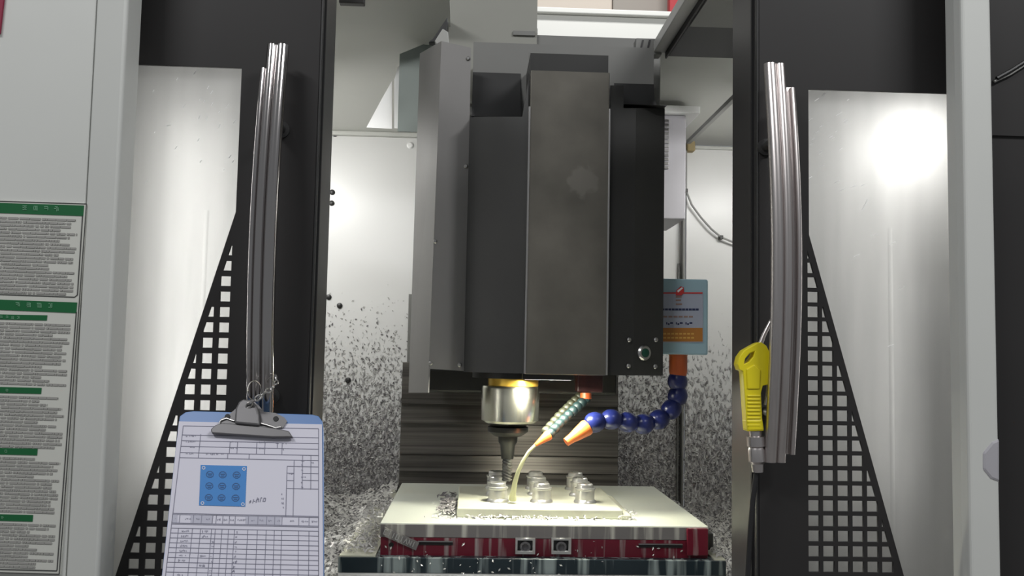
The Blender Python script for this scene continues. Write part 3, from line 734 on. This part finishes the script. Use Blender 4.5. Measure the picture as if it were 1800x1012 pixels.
# ================================================================== DOORS
YD = 1.48; DT = .006
ZD0, ZD1 = 0.55, 2.30
def pix(px, py, Y=YD): p = at(px, py, Y); return (p.x, p.z)
def door(side):
    left = side < 0
    if left:
        XF = at(552, 360, YD).x; xo = -0.80; yback = 1.64
        c_top = pix(425, 121); c_mid = pix(412, 372); c_bot = pix(200, 1012); wz = pix(330, 116)[1]
        col0 = (pix(379.3, 685)[0], pix(397.6, 685)[0]); row0 = pix(388, 685)[1]; pitch = .0249
        label = 'open left machine door with the clipboard hanging in front'
    else:
        XF = at(1335, 506, YD).x; xo = 1.02; yback = 1.64
        c_top = pix(1421, 158); c_mid = pix(1423, 412); c_bot = pix(1590, 1012); wz = pix(1540, 160)[1]
        col0 = (pix(1420.5, 730)[0], pix(1440, 730)[0]); row0 = pix(1430, 730)[1]; pitch = .0243
        label = 'open right machine door with the yellow air gun hanging on it'
    xw = c_top[0]                                   # inner vertical window edge
    dx = (c_bot[0] - c_mid[0]) / (c_bot[1] - c_mid[1])
    zb = ZD0 + .08; xb = xw + dx * (zb - c_mid[1])
    xe = -0.72 if left else 0.95
    if (xb - xe) * side > 0:
        zb = c_mid[1] + (xe - xw) / dx; xb = xe
        win = [(xe, wz), (xw, wz), (xw, c_mid[1]), (xe, zb)]
    else:
        win = [(xe, wz), (xw, wz), (xw, c_mid[1]), (xb, zb), (xe, zb)]
    root = thing('machine_door', (XF, YD, ZD0), label, 'door')
    # square perforations between the diagonal and the inner edge
    holes = []; h = col0[1] - col0[0]
    n2 = Vector((1 if left else -1, -abs(dx) if True else 0)); n2 = Vector((1.0 * (1 if left else -1), -dx * (1 if left else -1))).normalized()
    base = Vector((xw, c_mid[1])) + Vector((n2.x, n2.y)) * .0095
    for r in range(-40, 40):
        zc = row0 + r * pitch
        if zc < ZD0 + .1: continue
        for c in range(0, 9):
            x0 = col0[0] + c * pitch * side; x1 = x0 + h
            sq = [(x0, zc - h * .48), (x1, zc - h * .48), (x1, zc + h * .48), (x0, zc + h * .48)]
            sq = clip(sq, base, n2)
            if len(sq) >= 3 and area2(sq) > 1.5e-5: holes.append(sq)
    xa, xz = sorted((XF, xo))
    sheet('door_sheet', [(xa, ZD0), (xz, ZD0), (xz, ZD1), (xa, ZD1)], [win] + holes, YD + DT / 2, DT, 'door_grey', root)
    # folded inner edge: return flange with a bright fold and a rubber strip
    s = -side
    x0, x1 = sorted((XF, XF - s * .012))
    MB().box(x0, x1, YD + .004, yback, ZD0, ZD1).build('edge_flange', 'door_edge', root, bevel=.002)
    x0, x1 = sorted((XF, XF + s * .004))
    MB().box(x0, x1, YD + .001, YD + .012, ZD0, ZD1).build('fold_strip', 'bolt_dark', root, bevel=.0015)
    MB().box(x0, x1, YD + .030, YD + .036, ZD0, ZD1).build('fold_strip', 'rubber', root)
    # glass behind the sheet
    ga, gb = sorted((xe - .01 * -side, XF + side * .03))
    MB().box(ga, gb, YD + .014, YD + .019, zb if False else ZD0 + .05, wz + .02).build('glass_pane', 'door_glass', root)
    # galvanised inner skin
    return root, win, XF
dl, winL, XFL_ = door(-1)
dr, winR, XFR_ = door(1)

# fixed galvanised guard sheets behind the doors, lit by a right corner lamp and added upright fill lamps
for side, (x0, x1) in ((-1, (-0.98, -0.30)), (1, (0.53, 1.24))):
    g = thing('guard_sheet', ((x0 + x1) / 2, 1.81, 0.5), 'bright galvanised guard sheet seen through the %s door window' % ('left' if side < 0 else 'right'), 'sheet metal')
    MB().box(x0, x1, 1.805, 1.81, 0.5, 2.32).build('sheet', 'galvanised', g)
    xr = at(366, 300, 1.803).x if side < 0 else at(1566, 500, 1.803).x
    MB().prism([(xr - .010, 1.806, .5), (xr - .003, 1.8046, .5), (xr + .003, 1.8046, .5), (xr + .010, 1.806, .5)], (0, 0, 1.22)).build('pressed_rib', 'galvanised', g, smooth=True)

def guard_lamp(x0, x1, z, tgt, power, label):
    xm = (x0 + x1) / 2
    lp = thing('strip_lamp', (xm, 1.60, z), label, 'lamp')
    MB().box(x0, x1, 1.57, 1.63, z, z + .03).build('housing', 'cover_white', lp, bevel=.003)
    MB().box(x0 + .006, x1 - .006, 1.578, 1.622, z - .005, z).build('diffuser', 'lamp_glow', lp)
    area('strip_lamp_light', (xm, 1.60, z - .008), tgt, x1 - x0 - .01, .045, power, (1, .99, .97))
guard_lamp(0.93, 1.11, 1.965, (0.97, 1.80, 1.84), 2.6, 'strip lamp glowing at the top outer corner of the right window')
lp = thing('strip_lamp', (1.06, 1.6, 1.15), 'added upright fill lamp, unseen behind the right white post', 'lamp')
MB().box(1.06, 1.08, 1.57, 1.63, 1.15, 1.90).build('housing', 'cover_white', lp, bevel=.003)
MB().box(1.055, 1.06, 1.578, 1.622, 1.16, 1.89).build('diffuser', 'lamp_glow', lp)
area('strip_lamp_light', (1.05, 1.60, 1.52), (0.80, 1.80, 1.52),   .04, .70, 0.55, (1, .99, .97))  # added fill, evens out the lower right guard sheet
lp = thing('strip_lamp', (-0.64, 1.6, 1.0), 'added upright fill lamp, unseen behind the left white cover', 'lamp')
MB().box(-0.66, -0.64, 1.57, 1.63, 1.15, 1.95).build('housing', 'cover_white', lp, bevel=.003)
MB().box(-0.64, -0.635, 1.578, 1.622, 1.16, 1.94).build('diffuser', 'lamp_glow', lp)
area('strip_lamp_light', (-0.632, 1.60, 1.58), (-0.46, 1.80, 1.58), .04, .74, 1.55, (1, .99, .97))  # added fill, brightens the left guard sheet from top to bottom

# tiny coolant splashes dried on the panes
def dashes(parent, lst, Y):
    mb = MB()
    for px, py, ln, ang in lst:
        dx_, dy_ = math.cos(ang) * ln / 2, -math.sin(ang) * ln / 2; nx_, ny_ = -dy_ / ln * 2 * .9, dx_ / ln * 2 * .9
        mb.prism([at(px + a, py + b_, Y) for a, b_ in ((-dx_ - nx_ * .5, -dy_ - ny_ * .5), (-dx_ + nx_ * .5, -dy_ + ny_ * .5), (dx_ + nx_ * .5, dy_ + ny_ * .5), (dx_ - nx_ * .5, dy_ - ny_ * .5))], (0, .0006, 0))
    o = mb.build('splash_marks', 'bright_white', parent); o['kind'] = 'stuff'
rnd = random.Random(3)
dashes(dr, [(1475, 200, 13, .55), (1425, 210, 8, .6), (1445, 292, 9, .5), (1424, 312, 8, .5), (1472, 319, 10, .5), (1481, 333, 9, .5), (1500, 328, 10, .4), (1517, 325, 8, .4),
            (1537, 413, 12, .4), (1569, 427, 11, .4), (1506, 449, 11, .4), (1585, 505, 11, .4), (1520, 360, 22, 1.1), (1436, 175, 9, .6), (1448, 165, 9, .6), (1566, 607, 10, .3)] +
       [(rnd.uniform(1425, 1500), rnd.uniform(165, 270), rnd.uniform(4, 8), .55) for _ in range(14)], YD + .0115)
dashes(dl, [(296, 220, 8, .2), (385, 222, 9, 1.2), (349, 245, 7, 1.1), (258, 318, 8, 1.1), (350, 206, 8, 1.2), (363, 207, 8, 1.2), (342, 128, 9, .9), (400, 186, 8, .9)] +
       [(rnd.uniform(265, 415), rnd.uniform(125, 300), rnd.uniform(3, 7), 1.0) for _ in range(16)], YD + .0115)

# ---- door handles (parts of the doors)
def handle(door_o, side, top, bot, m, main_m, fin):
    # spine: bowed towards the viewer
    p0, p1 = at(*top, 1.438), at(*bot, 1.438)
    X = (p0.x + p1.x) / 2; z1, z0 = p0.z, p1.z
    n = 28; bow = .036
    def spine(t): return Vector((X, 1.438 - bow * math.sin(math.pi * t), z0 + (z1 - z0) * t))
    def sweep(prof, t0, t1):
        vs = []; fs = []; kk = len(prof)
        for i in range(n + 1):
            c = spine(t0 + (t1 - t0) * i / n)
            for (u, v) in prof: vs.append((c.x + u * side, c.y + v, c.z))
        for i in range(n):
            for q in range(kk):
                fs.append((i * kk + q, i * kk + (q + 1) % kk, (i + 1) * kk + (q + 1) % kk, (i + 1) * kk + q))
        fs += [tuple(range(kk)), tuple(range(n * kk, (n + 1) * kk))]
        return MB().add(vs, fs)
    def lobe(cx_, r, ry): return [(cx_ + r * math.cos(a), ry * math.sin(a)) for a in [math.pi * 2 * i / 16 for i in range(16)]]
    bar = sweep(lobe(-.008, .0100, .011), 0, 1).build('handle_bar', main_m, door_o, smooth=True)
    sweep(lobe(.0085, .0080, .009), 0, 1).build('handle_bar', main_m, door_o, smooth=True)
    sweep([(-.012, .004), (fin, .004), (fin, .008), (-.012, .008)], .02, .94).build('handle_web', m, bar)
    sweep(lobe(fin, .0045, .0075), .02, .935).build('handle_fin', main_m, bar, smooth=True)
    for t in (.12, .80):
        c = spine(t)
        o = MB().lathe((c.x - side * .002, c.y + .004, c.z), [(.008, 0), (.008, YD - c.y - .010), (.014, YD - c.y - .009), (.014, YD - c.y - .004)], (0, 1, 0), 18).build('handle_post', 'bolt_dark', door_o, smooth=True)
    return spine
spL = handle(dl, -1, (494, 80), (455, 785), 'chrome', 'chrome', .0195)
spR = handle(dr, 1, (1366, 113), (1358, 812), 'satin_steel', 'satin_steel', .0262)

# ================================================================== FRONT COVERS
xA, xB, xC = at(143, 506, 1.40).x, at(199, 506, 1.385).x, at(223, 506, 1.44).x
lc = thing('front_cover', (-0.75, 1.42, 0.0), 'white left front cover carrying the green and white instruction placard', 'machine cover')
MB().box(-1.05, xA, 1.40, 1.445, 0.0, 2.5).build('face_panel', 'cover_white', lc, bevel=.003)
MB().prism([(xA + .0015, 1.398, 0), (xB - .004, 1.385, 0), (xB, 1.389, 0), (xB, 1.443, 0), (xA + .0015, 1.443, 0)], (0, 0, 2.5)).build('corner_post', 'cover_white', lc, bevel=.002)
q = [at(x, y, 1.395) for x, y in ((-190, -330), (40, -330), (5, 5), (-1, 58), (-190, 64))]
MB().prism(q, (0, .0045, 0)).build('red_stripe', 'red_print', lc)

xD, xE, xG = at(1667, 506, 1.44).x, at(1691, 506, 1.385).x, at(1751, 506, 1.385).x
rcv = thing('front_cover', (0.87, 1.42, 0.0), 'narrow white right front post beside the dark cabinet', 'machine cover')
MB().prism([(xD, 1.44, 0), (at(1684, 506, 1.405).x, 1.405, 0), (at(1698, 506, 1.385).x, 1.385, 0), (xG, 1.385, 0), (xG, 1.44, 0)], (0, 0, 2.5)).build('post', 'cover_white', rcv, bevel=.005, bseg=3)
p = at(1748, 815, 1.385)
MB().prism([at(x, y, 1.383) for x, y in ((1744, 776), (1758, 770), (1758, 848), (1742, 842), (1728, 825), (1728, 795))], (0, .03, 0)).build('latch', 'duct_grey', rcv, bevel=.004)
cab = thing('control_cabinet', (1.1, 1.5, 0.0), 'dark grey cabinet side at the right edge', 'cabinet')
MB().box(xG + .002, 1.5, 1.43, 1.472, 0.0, 1.82).build('lower_panel', 'door_grey', cab)
qa, qb = at(1752, 142, 1.43), at(1830, 98, 1.43)
MB().prism([(xG + .002, 1.426, 1.82), (1.5, 1.426, 1.82), (1.5, 1.426, 2.4), (xG + .002, 1.426, 2.4)], (0, .046, 0)).build('upper_panel', 'door_grey', cab)
MB().tube([at(1748, 143, 1.422), at(1776, 130, 1.422), at(1803, 113, 1.422), at(1840, 95, 1.422)], .0022, 8).build('trim_wire', 'rail_grey', cab, smooth=True)
MB().tube([at(1752, 138, 1.420), at(1776, 125, 1.420), at(1803, 108, 1.420), at(1840, 90, 1.420)], .0035, 8).build('seal', 'black', cab, smooth=True)

# ================================================================== INSTRUCTION PLACARD
YP = 1.396
pc = thing('instruction_placard', at(20, 1008, YP), 'instruction placard with green headers on the left cover', 'sign')
def pq(name, m, quads, Y, parent=pc, t=.0006):
    mb = MB()
    for qd in quads: mb.prism([at(x, y, Y) for x, y in qd], (0, t, 0))
    return mb.build(name, m, parent)
pq('plate', 'placard', [((-70, 350), (153, 358), (105, 1010), (-120, 1004))], YP, t=.004)
def edge(y): return 153 - (y - 358) * 48 / 652     # outer right edge of the placard
def rowq(x0, x1, y0, y1, sl=.036):
    return ((x0, y0 + (x0 - 70) * sl), (x1, y0 + (x1 - 70) * sl), (x1 - (y1 - y0) * .07, y1 + (x1 - 70) * sl), (x0 - (y1 - y0) * .07, y1 + (x0 - 70) * sl))
def bar2(x0, y0, x1, y1, w_=1.2):
    d_ = Vector((x1 - x0, y1 - y0)).normalized(); nn = Vector((-d_.y, d_.x)) * w_ / 2
    A, B_ = Vector((x0, y0)), Vector((x1, y1)); return [tuple(A - nn), tuple(B_ - nn), tuple(B_ + nn), tuple(A + nn)]
YQ = YP - .0008
pq('frame_line', 'print_dark', [bar2(152, 358, 104, 1009, 1.5), bar2(-80, 1004, 104, 1009, 1.5), bar2(-70, 351, 152, 358, 1.2),
    bar2(145, 379, 136, 518, 1.6), bar2(136, 518, 131, 522, 1.5), bar2(-60, 515, 131, 522, 1.5), bar2(134, 548, 100, 1002, 1.6), bar2(-90, 998, 100, 1003, 1.5)], YQ)
pq('header_bar', 'placard_green', [((-60, 354.5), (147.5, 361), (146, 379.5), (-60, 372))], YQ)
pq('header_bar', 'placard_green', [((-60, 524), (135.5, 531.5), (134, 550), (-60, 542))], YQ)
for x1, y0, y1 in ((83, 554, 563), (73, 681.5, 692), (66, 788.5, 800), (58, 905, 916.5)):
    pq('section_bar', 'placard_green', [((-60, y0 - 3), (x1, y0), (x1 - 1, y1), (-60, y1 - 3))], YQ)
# header characters: blocky light strokes, too blurred to read
def glyph(cx_, cy_, s, rnd):
    out = []
    for gy in (-.45, -.1, .3):
        if rnd.random() < .8: out.append(bar2(cx_ - s * rnd.uniform(.3, .5), cy_ + gy * s, cx_ + s * rnd.uniform(.3, .5), cy_ + (gy + .03) * s, s * .17))
    for gx in (-.3, .1, .38):
        if rnd.random() < .75: out.append(bar2(cx_ + gx * s, cy_ - s * rnd.uniform(.3, .5), cx_ + gx * s, cy_ + s * rnd.uniform(.3, .5), s * .15))
    return out
rnd = random.Random(11); gl = []
for x in (43, 62, 81, 99): gl += glyph(x, 365.5 + (x - 43) * .03, 8.5, rnd)
for x in (31, 50, 69, 88): gl += glyph(x, 535.5 + (x - 31) * .03, 8.5, rnd)
pq('header_text', 'placard_tint', gl, YQ - .0007)
gl = []
for x, y in ((2, 557), (12, 557), (22, 558), (32, 558), (12, 686), (10, 793), (4, 910)): gl += glyph(x, y, 5, rnd)
pq('header_text', 'placard_tint', gl, YQ - .0007)
# body text: rows of small grey words
txt = []
def para(y0, y1, xmax, pitch=6.2):
    y = y0
    while y < y1:
        xr = edge(y) - 14; x = rnd.uniform(-30, -22) + (4 if y < 470 else 0); end = min(xr, xmax) - rnd.choice((0, 0, 4, 12, 30, 45))
        while x < end:
            ln = rnd.choice((3, 4, 6, 9, 14, 18)); e_ = min(x + ln, end)
            txt.append(rowq(x, e_, y, y + 3.7)); x = e_ + rnd.choice((.6, .8, 1.0, 2.4))
        y += pitch
para(383, 514, 140); para(568, 678, 130); para(697, 785, 124); para(805, 902, 116); para(921, 996, 108)
pq('body_text', 'print_grey', txt, YQ - .0002)

# ================================================================== CLIPBOARD
c00, c10, c01 = at(322, 735, 1.372), at(566, 741, 1.372), at(287, 1012, 1.268)
cn_ = (c10 - c00).cross(c01 - c00).normalized()
if cn_.y > 0: cn_ = -cn_
def cp(px, py, off=0.0): return atp(px, py, c00 + cn_ * off, cn_)
cbd = thing('clipboard', c01, 'blue clipboard hanging by a chain from the left door handle', 'clipboard')
bo = [(313, 748), (316, 731), (326, 724), (340, 722), (548, 728), (560, 731), (567, 741), (569, 760), (570, 1130), (272, 1120)]
MB().prism([cp(x, y) for x, y in bo], -cn_ * .004).build('board', 'board_blue', cbd, bevel=.001)
wing = [(384, 748), (388, 737), (404, 728), (418, 716), (428, 704), (444, 703), (456, 714), (464, 724), (484, 726), (500, 734), (505, 741), (498, 752)]
cl_ = MB().prism([cp(x, y, .003) for x, y in wing], cn_ * .0015).build('clip_plate', 'clip_metal', cbd)
jaw = [(372, 757), (380, 750), (392, 746), (452, 750), (494, 757), (509, 760), (516, 771), (480, 771), (374, 764)]
MB().prism([cp(x, y, .004) for x, y in jaw], cn_ * .007).build('clip_jaw', 'clip_metal', cbd, bevel=.0015)
lev = [(414, 748), (416, 722), (422, 710), (430, 705), (444, 707), (453, 716), (457, 732), (458, 752)]
MB().prism([cp(x, y, .006) for x, y in lev], cn_ * .010).build('clip_lever', 'clip_metal', cbd, bevel=.003)
for px, py in ((400, 732), (485, 736)):
    MB().lathe(cp(px, py, .0045), [(.004, 0), (.004, .0012), (.0015, .0013)], cn_, 14).build('clip_rivet', 'rubber', cl_)
MB().tube([cp(x, y, .006) for x, y in ((385, 746), (388, 739), (398, 735), (412, 740))], .0012, 8).build('clip_spring', 'bolt_steel', cl_, smooth=True)
MB().tube([cp(x, y, .006) for x, y in ((459, 744), (470, 747), (485, 752), (494, 750))], .0016, 8).build('clip_spring', 'bolt_steel', cl_, smooth=True)

# work sheet on the board
ws = thing('work_sheet', cp(290, 1012, .001), 'printed work sheet with a blue nine-hole drawing on the clipboard', 'paper')
MB().prism([cp(x, y, .0006) for x, y in ((315, 741), (566, 746), (569, 1126), (274, 1116))], cn_ * .0012).build('sheet', 'paper', ws)
def lines(name, m, segs, off=.0021, t=.0003, w_=1.0):
    mb = MB()
    for s in segs:
        q = bar2(*s[:4], s[4] if len(s) > 4 else w_); mb.prism([cp(x, y, off) for x, y in q], cn_ * t)
    return mb.build(name, m, ws)
def lx(y): return 322 - (y - 750) * 31 / 262        # left margin of the form
def rx(y): return 560 - (y - 750) * .0
def hrow(y, a=0.0, b_=1.0, w_=.9):                   # one slightly sloping rule between fractions of the width
    x0 = lx(y) + (rx(y) - lx(y)) * a; x1 = lx(y) + (rx(y) - lx(y)) * b_
    return (x0, y + (x0 - 320) * .022, x1, y + (x1 - 320) * .022, w_)
def vcol(f, y0, y1, w_=.9):
    x0 = lx(y0) + (rx(y0) - lx(y0)) * f; x1 = lx(y1) + (rx(y1) - lx(y1)) * f
    return (x0, y0 + (x0 - 320) * .022, x1, y1 + (x1 - 320) * .022, w_)
seg = [hrow(748), hrow(764), hrow(774), hrow(784), hrow(795), hrow(804)]
seg += [vcol(0, 748, 1110), vcol(1, 748, 1110), vcol(.135, 762, 804), vcol(.355, 774, 795), vcol(.41, 774, 795), vcol(.55, 774, 795), vcol(.61, 774, 795),
        vcol(.70, 774, 784), vcol(.735, 774, 795), vcol(.345, 795, 804), vcol(.50, 795, 804)]
seg += [vcol(.775, 815, 903), vcol(.825, 804, 903), vcol(.885, 795, 855), vcol(.945, 795, 855), hrow(815, .825, 1), hrow(827, .885, 1), hrow(839, .885, 1), hrow(854, .775, 1),
        hrow(815, .775, .825), hrow(827, .775, .825), hrow(840, .775, .825)]
seg += [hrow(902), hrow(904), hrow(919), hrow(921)]
cols = [0, .05, .145, .20, .275, .30, .345, .39, .43, .52, .585, .645, .70, .75, .865, .935, 1]
seg += [hrow(928 + i * 8.6) for i in range(22)] + [vcol(f, 928, 1110, .8) for f in cols] + [vcol(f, 904, 919, .8) for f in cols]
lines('form_lines', 'paper_line', seg, w_=.9)
lines('form_shading', 'paper_tint', [hrow(911.5, a, b_, 14) for a, b_ in ((.0, .035), (.125, .27), (.50, .74))], .00195, .0002)
wr_ = []
rnd = random.Random(5)
def word(x, y, ln, h=3):
    for i in range(int(ln / 2.2)):
        if rnd.random() < .85: wr_.append((x + i * 2.2, y + rnd.uniform(-h / 2, 0), x + i * 2.2 + rnd.uniform(-.5, 1.2), y + rnd.uniform(.3, h / 2), .9))
for x, y, ln in ((327, 766, 18), (327, 776, 19), (332, 786, 12), (327, 797, 18), (363, 798, 32), (406, 776, 11), (406, 787, 11), (456, 777, 11), (456, 788, 9), (485, 779, 8), (498, 779, 8), (498, 790, 8),
                 (530, 810, 8), (530, 817, 8), (548, 813, 5), (509, 832, 13), (530, 838, 9), (530, 848, 8), (530, 856, 7), (530, 826, 5)): word(x, y, ln)
for y in (868, 876, 884, 892): word(495.5, y, 6, 4)
for f, ln in ((.02, 4), (.09, 14), (.165, 8), (.235, 8), (.31, 8), (.355, 8), (.40, 8), (.45, 18), (.54, 8), (.60, 8), (.66, 8), (.72, 6), (.80, 10), (.885, 14), (.955, 12)):
    x = lx(911) + (rx(911) - lx(911)) * f; word(x, 911.5 + (x - 320) * .022, ln, 4)
for i in range(12):
    y = 933 + i * 8.6
    for f, ln, pb_ in ((.075, 15, .9), (.215, 12, .7), (.285, 5, .5), (.44, 5, 1)):
        if rnd.random() < pb_: x = lx(y) + (rx(y) - lx(y)) * f; word(x, y + (x - 320) * .022, ln, 4.5)
wr_ += [(411, 987, 408, 992, 1.2), (416, 985, 414, 990, 1.8), (411, 996, 408, 1000, 1.2), (412, 1001, 407, 1006, 1.4)]
# handwritten figures right of the drawing
wr_ += [(438, 882, 441, 879, .9), (441, 879, 441, 882, .9), (441, 882, 438, 884, .9), (446, 877, 444, 884, .9), (446, 880, 449, 881, .9), (453, 874, 450, 883, 1), (450, 879, 455, 876, 1), (455, 876, 454, 882, 1),
        (459, 874, 457, 882, 1), (459, 874, 461, 875, 1), (464, 875, 462, 881, 1), (462, 881, 466, 881, 1), (466, 881, 467, 875, 1), (467, 875, 464, 875, 1)]
lines('form_writing', 'paper_line', wr_, .0022, .0003)
def patch(name, m, qd, off, t=.0003): return MB().prism([cp(x, y, off) for x, y in qd], cn_ * t).build(name, m, ws)
patch('drawing', 'paper_blue', ((353, 817), (434, 819), (431, 890), (350, 888)), .0021, .0004)
seg = []
for j, y in enumerate((833.5, 853.5, 874)):
    for i, x in enumerate((369, 391.5, 416)):
        xx, yy = x - j * 1.0, y + i * .5
        prev = None
        for k in range(11):
            a = k / 10 * 2 * math.pi; q = (xx + 6.3 * math.cos(a), yy + 5.6 * math.sin(a))
            if prev: seg.append((*prev, *q, 1.3))
            prev = q
        seg += [(xx - 4, yy - 1, xx + 4, yy - 1, 1.8), (xx - 3, yy + 2.2, xx + 3, yy + 2.2, 1.5)]
lines('drawing_bosses', 'paper_blue_dark', seg, .0026, .0003)
seg = []
for x, y in ((358, 822), (429, 824), (356, 884), (427, 886)):
    for k in range(8):
        a = k / 8 * 6.2832; b_ = (k + 1) / 8 * 6.2832; seg.append((x + 2.6 * math.cos(a), y + 2.6 * math.sin(a), x + 2.6 * math.cos(b_), y + 2.6 * math.sin(b_), 1.3))
lines('drawing_holes', 'paper', seg, .0026, .0003)

# hanging chain
ch = thing('hanging_chain', at(440, 708, 1.35), 'short bright chain between the clipboard clip and the door handle', 'chain')
cpath = [cp(438, 712, .018), cp(444, 706, .022), at(454, 699, 1.358), at(463, 692, 1.366), at(472, 686, 1.376), at(480, 680, 1.388), at(485, 672, 1.40), at(485, 663, 1.410)]
for i in range(len(cpath)):
    p = cpath[i]; d = (cpath[min(i + 1, len(cpath) - 1)] - cpath[max(0, i - 1)]).normalized()
    u = d.cross(Vector((0, 1, 0))).normalized()
    if i % 2: u = d.cross(u).normalized()
    ring = [p + d * .0058 * math.cos(a) + u * .0032 * math.sin(a) for a in [k * 2 * math.pi / 14 for k in range(14)]]
    MB().tube(ring, .0013, 6, closed=True).build('chain_link', 'bolt_steel', ch, smooth=True)
ring = [at(447 + 12 * math.cos(a), 686 + 17 * math.sin(a), 1.373 + .03 * math.cos(a)) for a in [k * 2 * math.pi / 24 for k in range(24)]]
MB().tube(ring, .0007, 6, closed=True).build('wire_loop', 'bolt_steel', ch, smooth=True)

# ================================================================== AIR BLOW GUN
YG = 1.430
ag = thing('air_blow_gun', at(1328, 830, YG), 'yellow air blow gun hanging behind the right door handle', 'air gun')
body = [(1331, 603), (1338, 601), (1347, 607), (1357, 626), (1358, 668), (1350, 676), (1341, 678), (1338, 690), (1340, 734), (1343, 757), (1314, 758), (1312, 736), (1307, 660), (1306, 652), (1300, 650), (1297, 640), (1300, 627), (1308, 616), (1320, 609)]
loop = [(1308, 640), (1310, 630), (1318, 621), (1327, 617), (1325, 626), (1317, 636)]
body = [(x, y) for x, y in body]
bx = sheet('body', [pix(x, y, YG) for x, y in body], [[pix(x, y, YG) for x, y in loop]], YG + .012, .024, 'yellow', ag)
md = bx.modifiers.new('bevel', 'BEVEL'); md.width = .003; md.segments = 3; md.limit_method = 'ANGLE'
MB().prism([at(x, y, YG - .002) for x, y in ((1312, 648), (1326, 640), (1338, 650), (1336, 684), (1314, 684))], (0, .004, 0)).build('grip_plate', 'yellow', ag, bevel=.002)
for k in range(9):
    y = 694 + k * 6.5
    MB().prism([at(x, yy, YG - .0015) for x, yy in ((1314, y), (1337, y), (1337, y + 3), (1314, y + 3))], (0, .003, 0)).build('grip_rib', 'yellow', ag, bevel=.0007)
MB().prism([at(x, y, YG - .001) for x, y in ((1312, 737), (1341, 736), (1344, 757), (1314, 758))], (0, .026, 0)).build('collar', 'yellow', ag, bevel=.003)
MB().tube([at(1336, 606, YG + .012), at(1343, 588, YG + .012), at(1352, 570, YG + .012), at(1362, 553, YG + .014)], [.0042, .0036, .0034, .0034], 12).build('nozzle_tube', 'satin_steel', ag, smooth=True)
MB().tube([at(1352, 676, YG + .012), at(1351, 690, YG + .012), at(1346, 712, YG + .012)], [.004, .004, .003], 10).build('trigger', 'bolt_steel', ag, smooth=True)
c = at(1328, 757, YG + .012); L_ = (at(1328, 757, YG) - at(1328, 830, YG)).length
MB().lathe(c, [(.010, 0), (.010, .008), (.0145, .009), (.0145, .024), (.012, .026), (.0135, .030), (.0135, .048), (.010, .052), (.009, L_)], Vector((.06, 0, -1)), 20).build('coupling', 'satin_steel', ag, smooth=True)
hp = [at(1331, 822, YG + .012), at(1328, 845, YG + .012), at(1323, 880, YG + .013), at(1319, 930, YG + .014), at(1316, 980, YG + .014), at(1313, 1040, YG + .014), at(1312, 1200, YG + .014)]
MB().tube(hp, .0042, 10).build('hose', 'rubber', ag, smooth=True)

for o in bpy.data.objects:
    if o.name.split('.')[0] in ('form_lines', 'form_shading', 'form_writing', 'drawing_bosses', 'drawing_holes', 'header_text', 'body_text', 'print_text', 'plate_letters', 'frame_line'): o['kind'] = 'stuff'
    if '_b' in o: del o['_b']
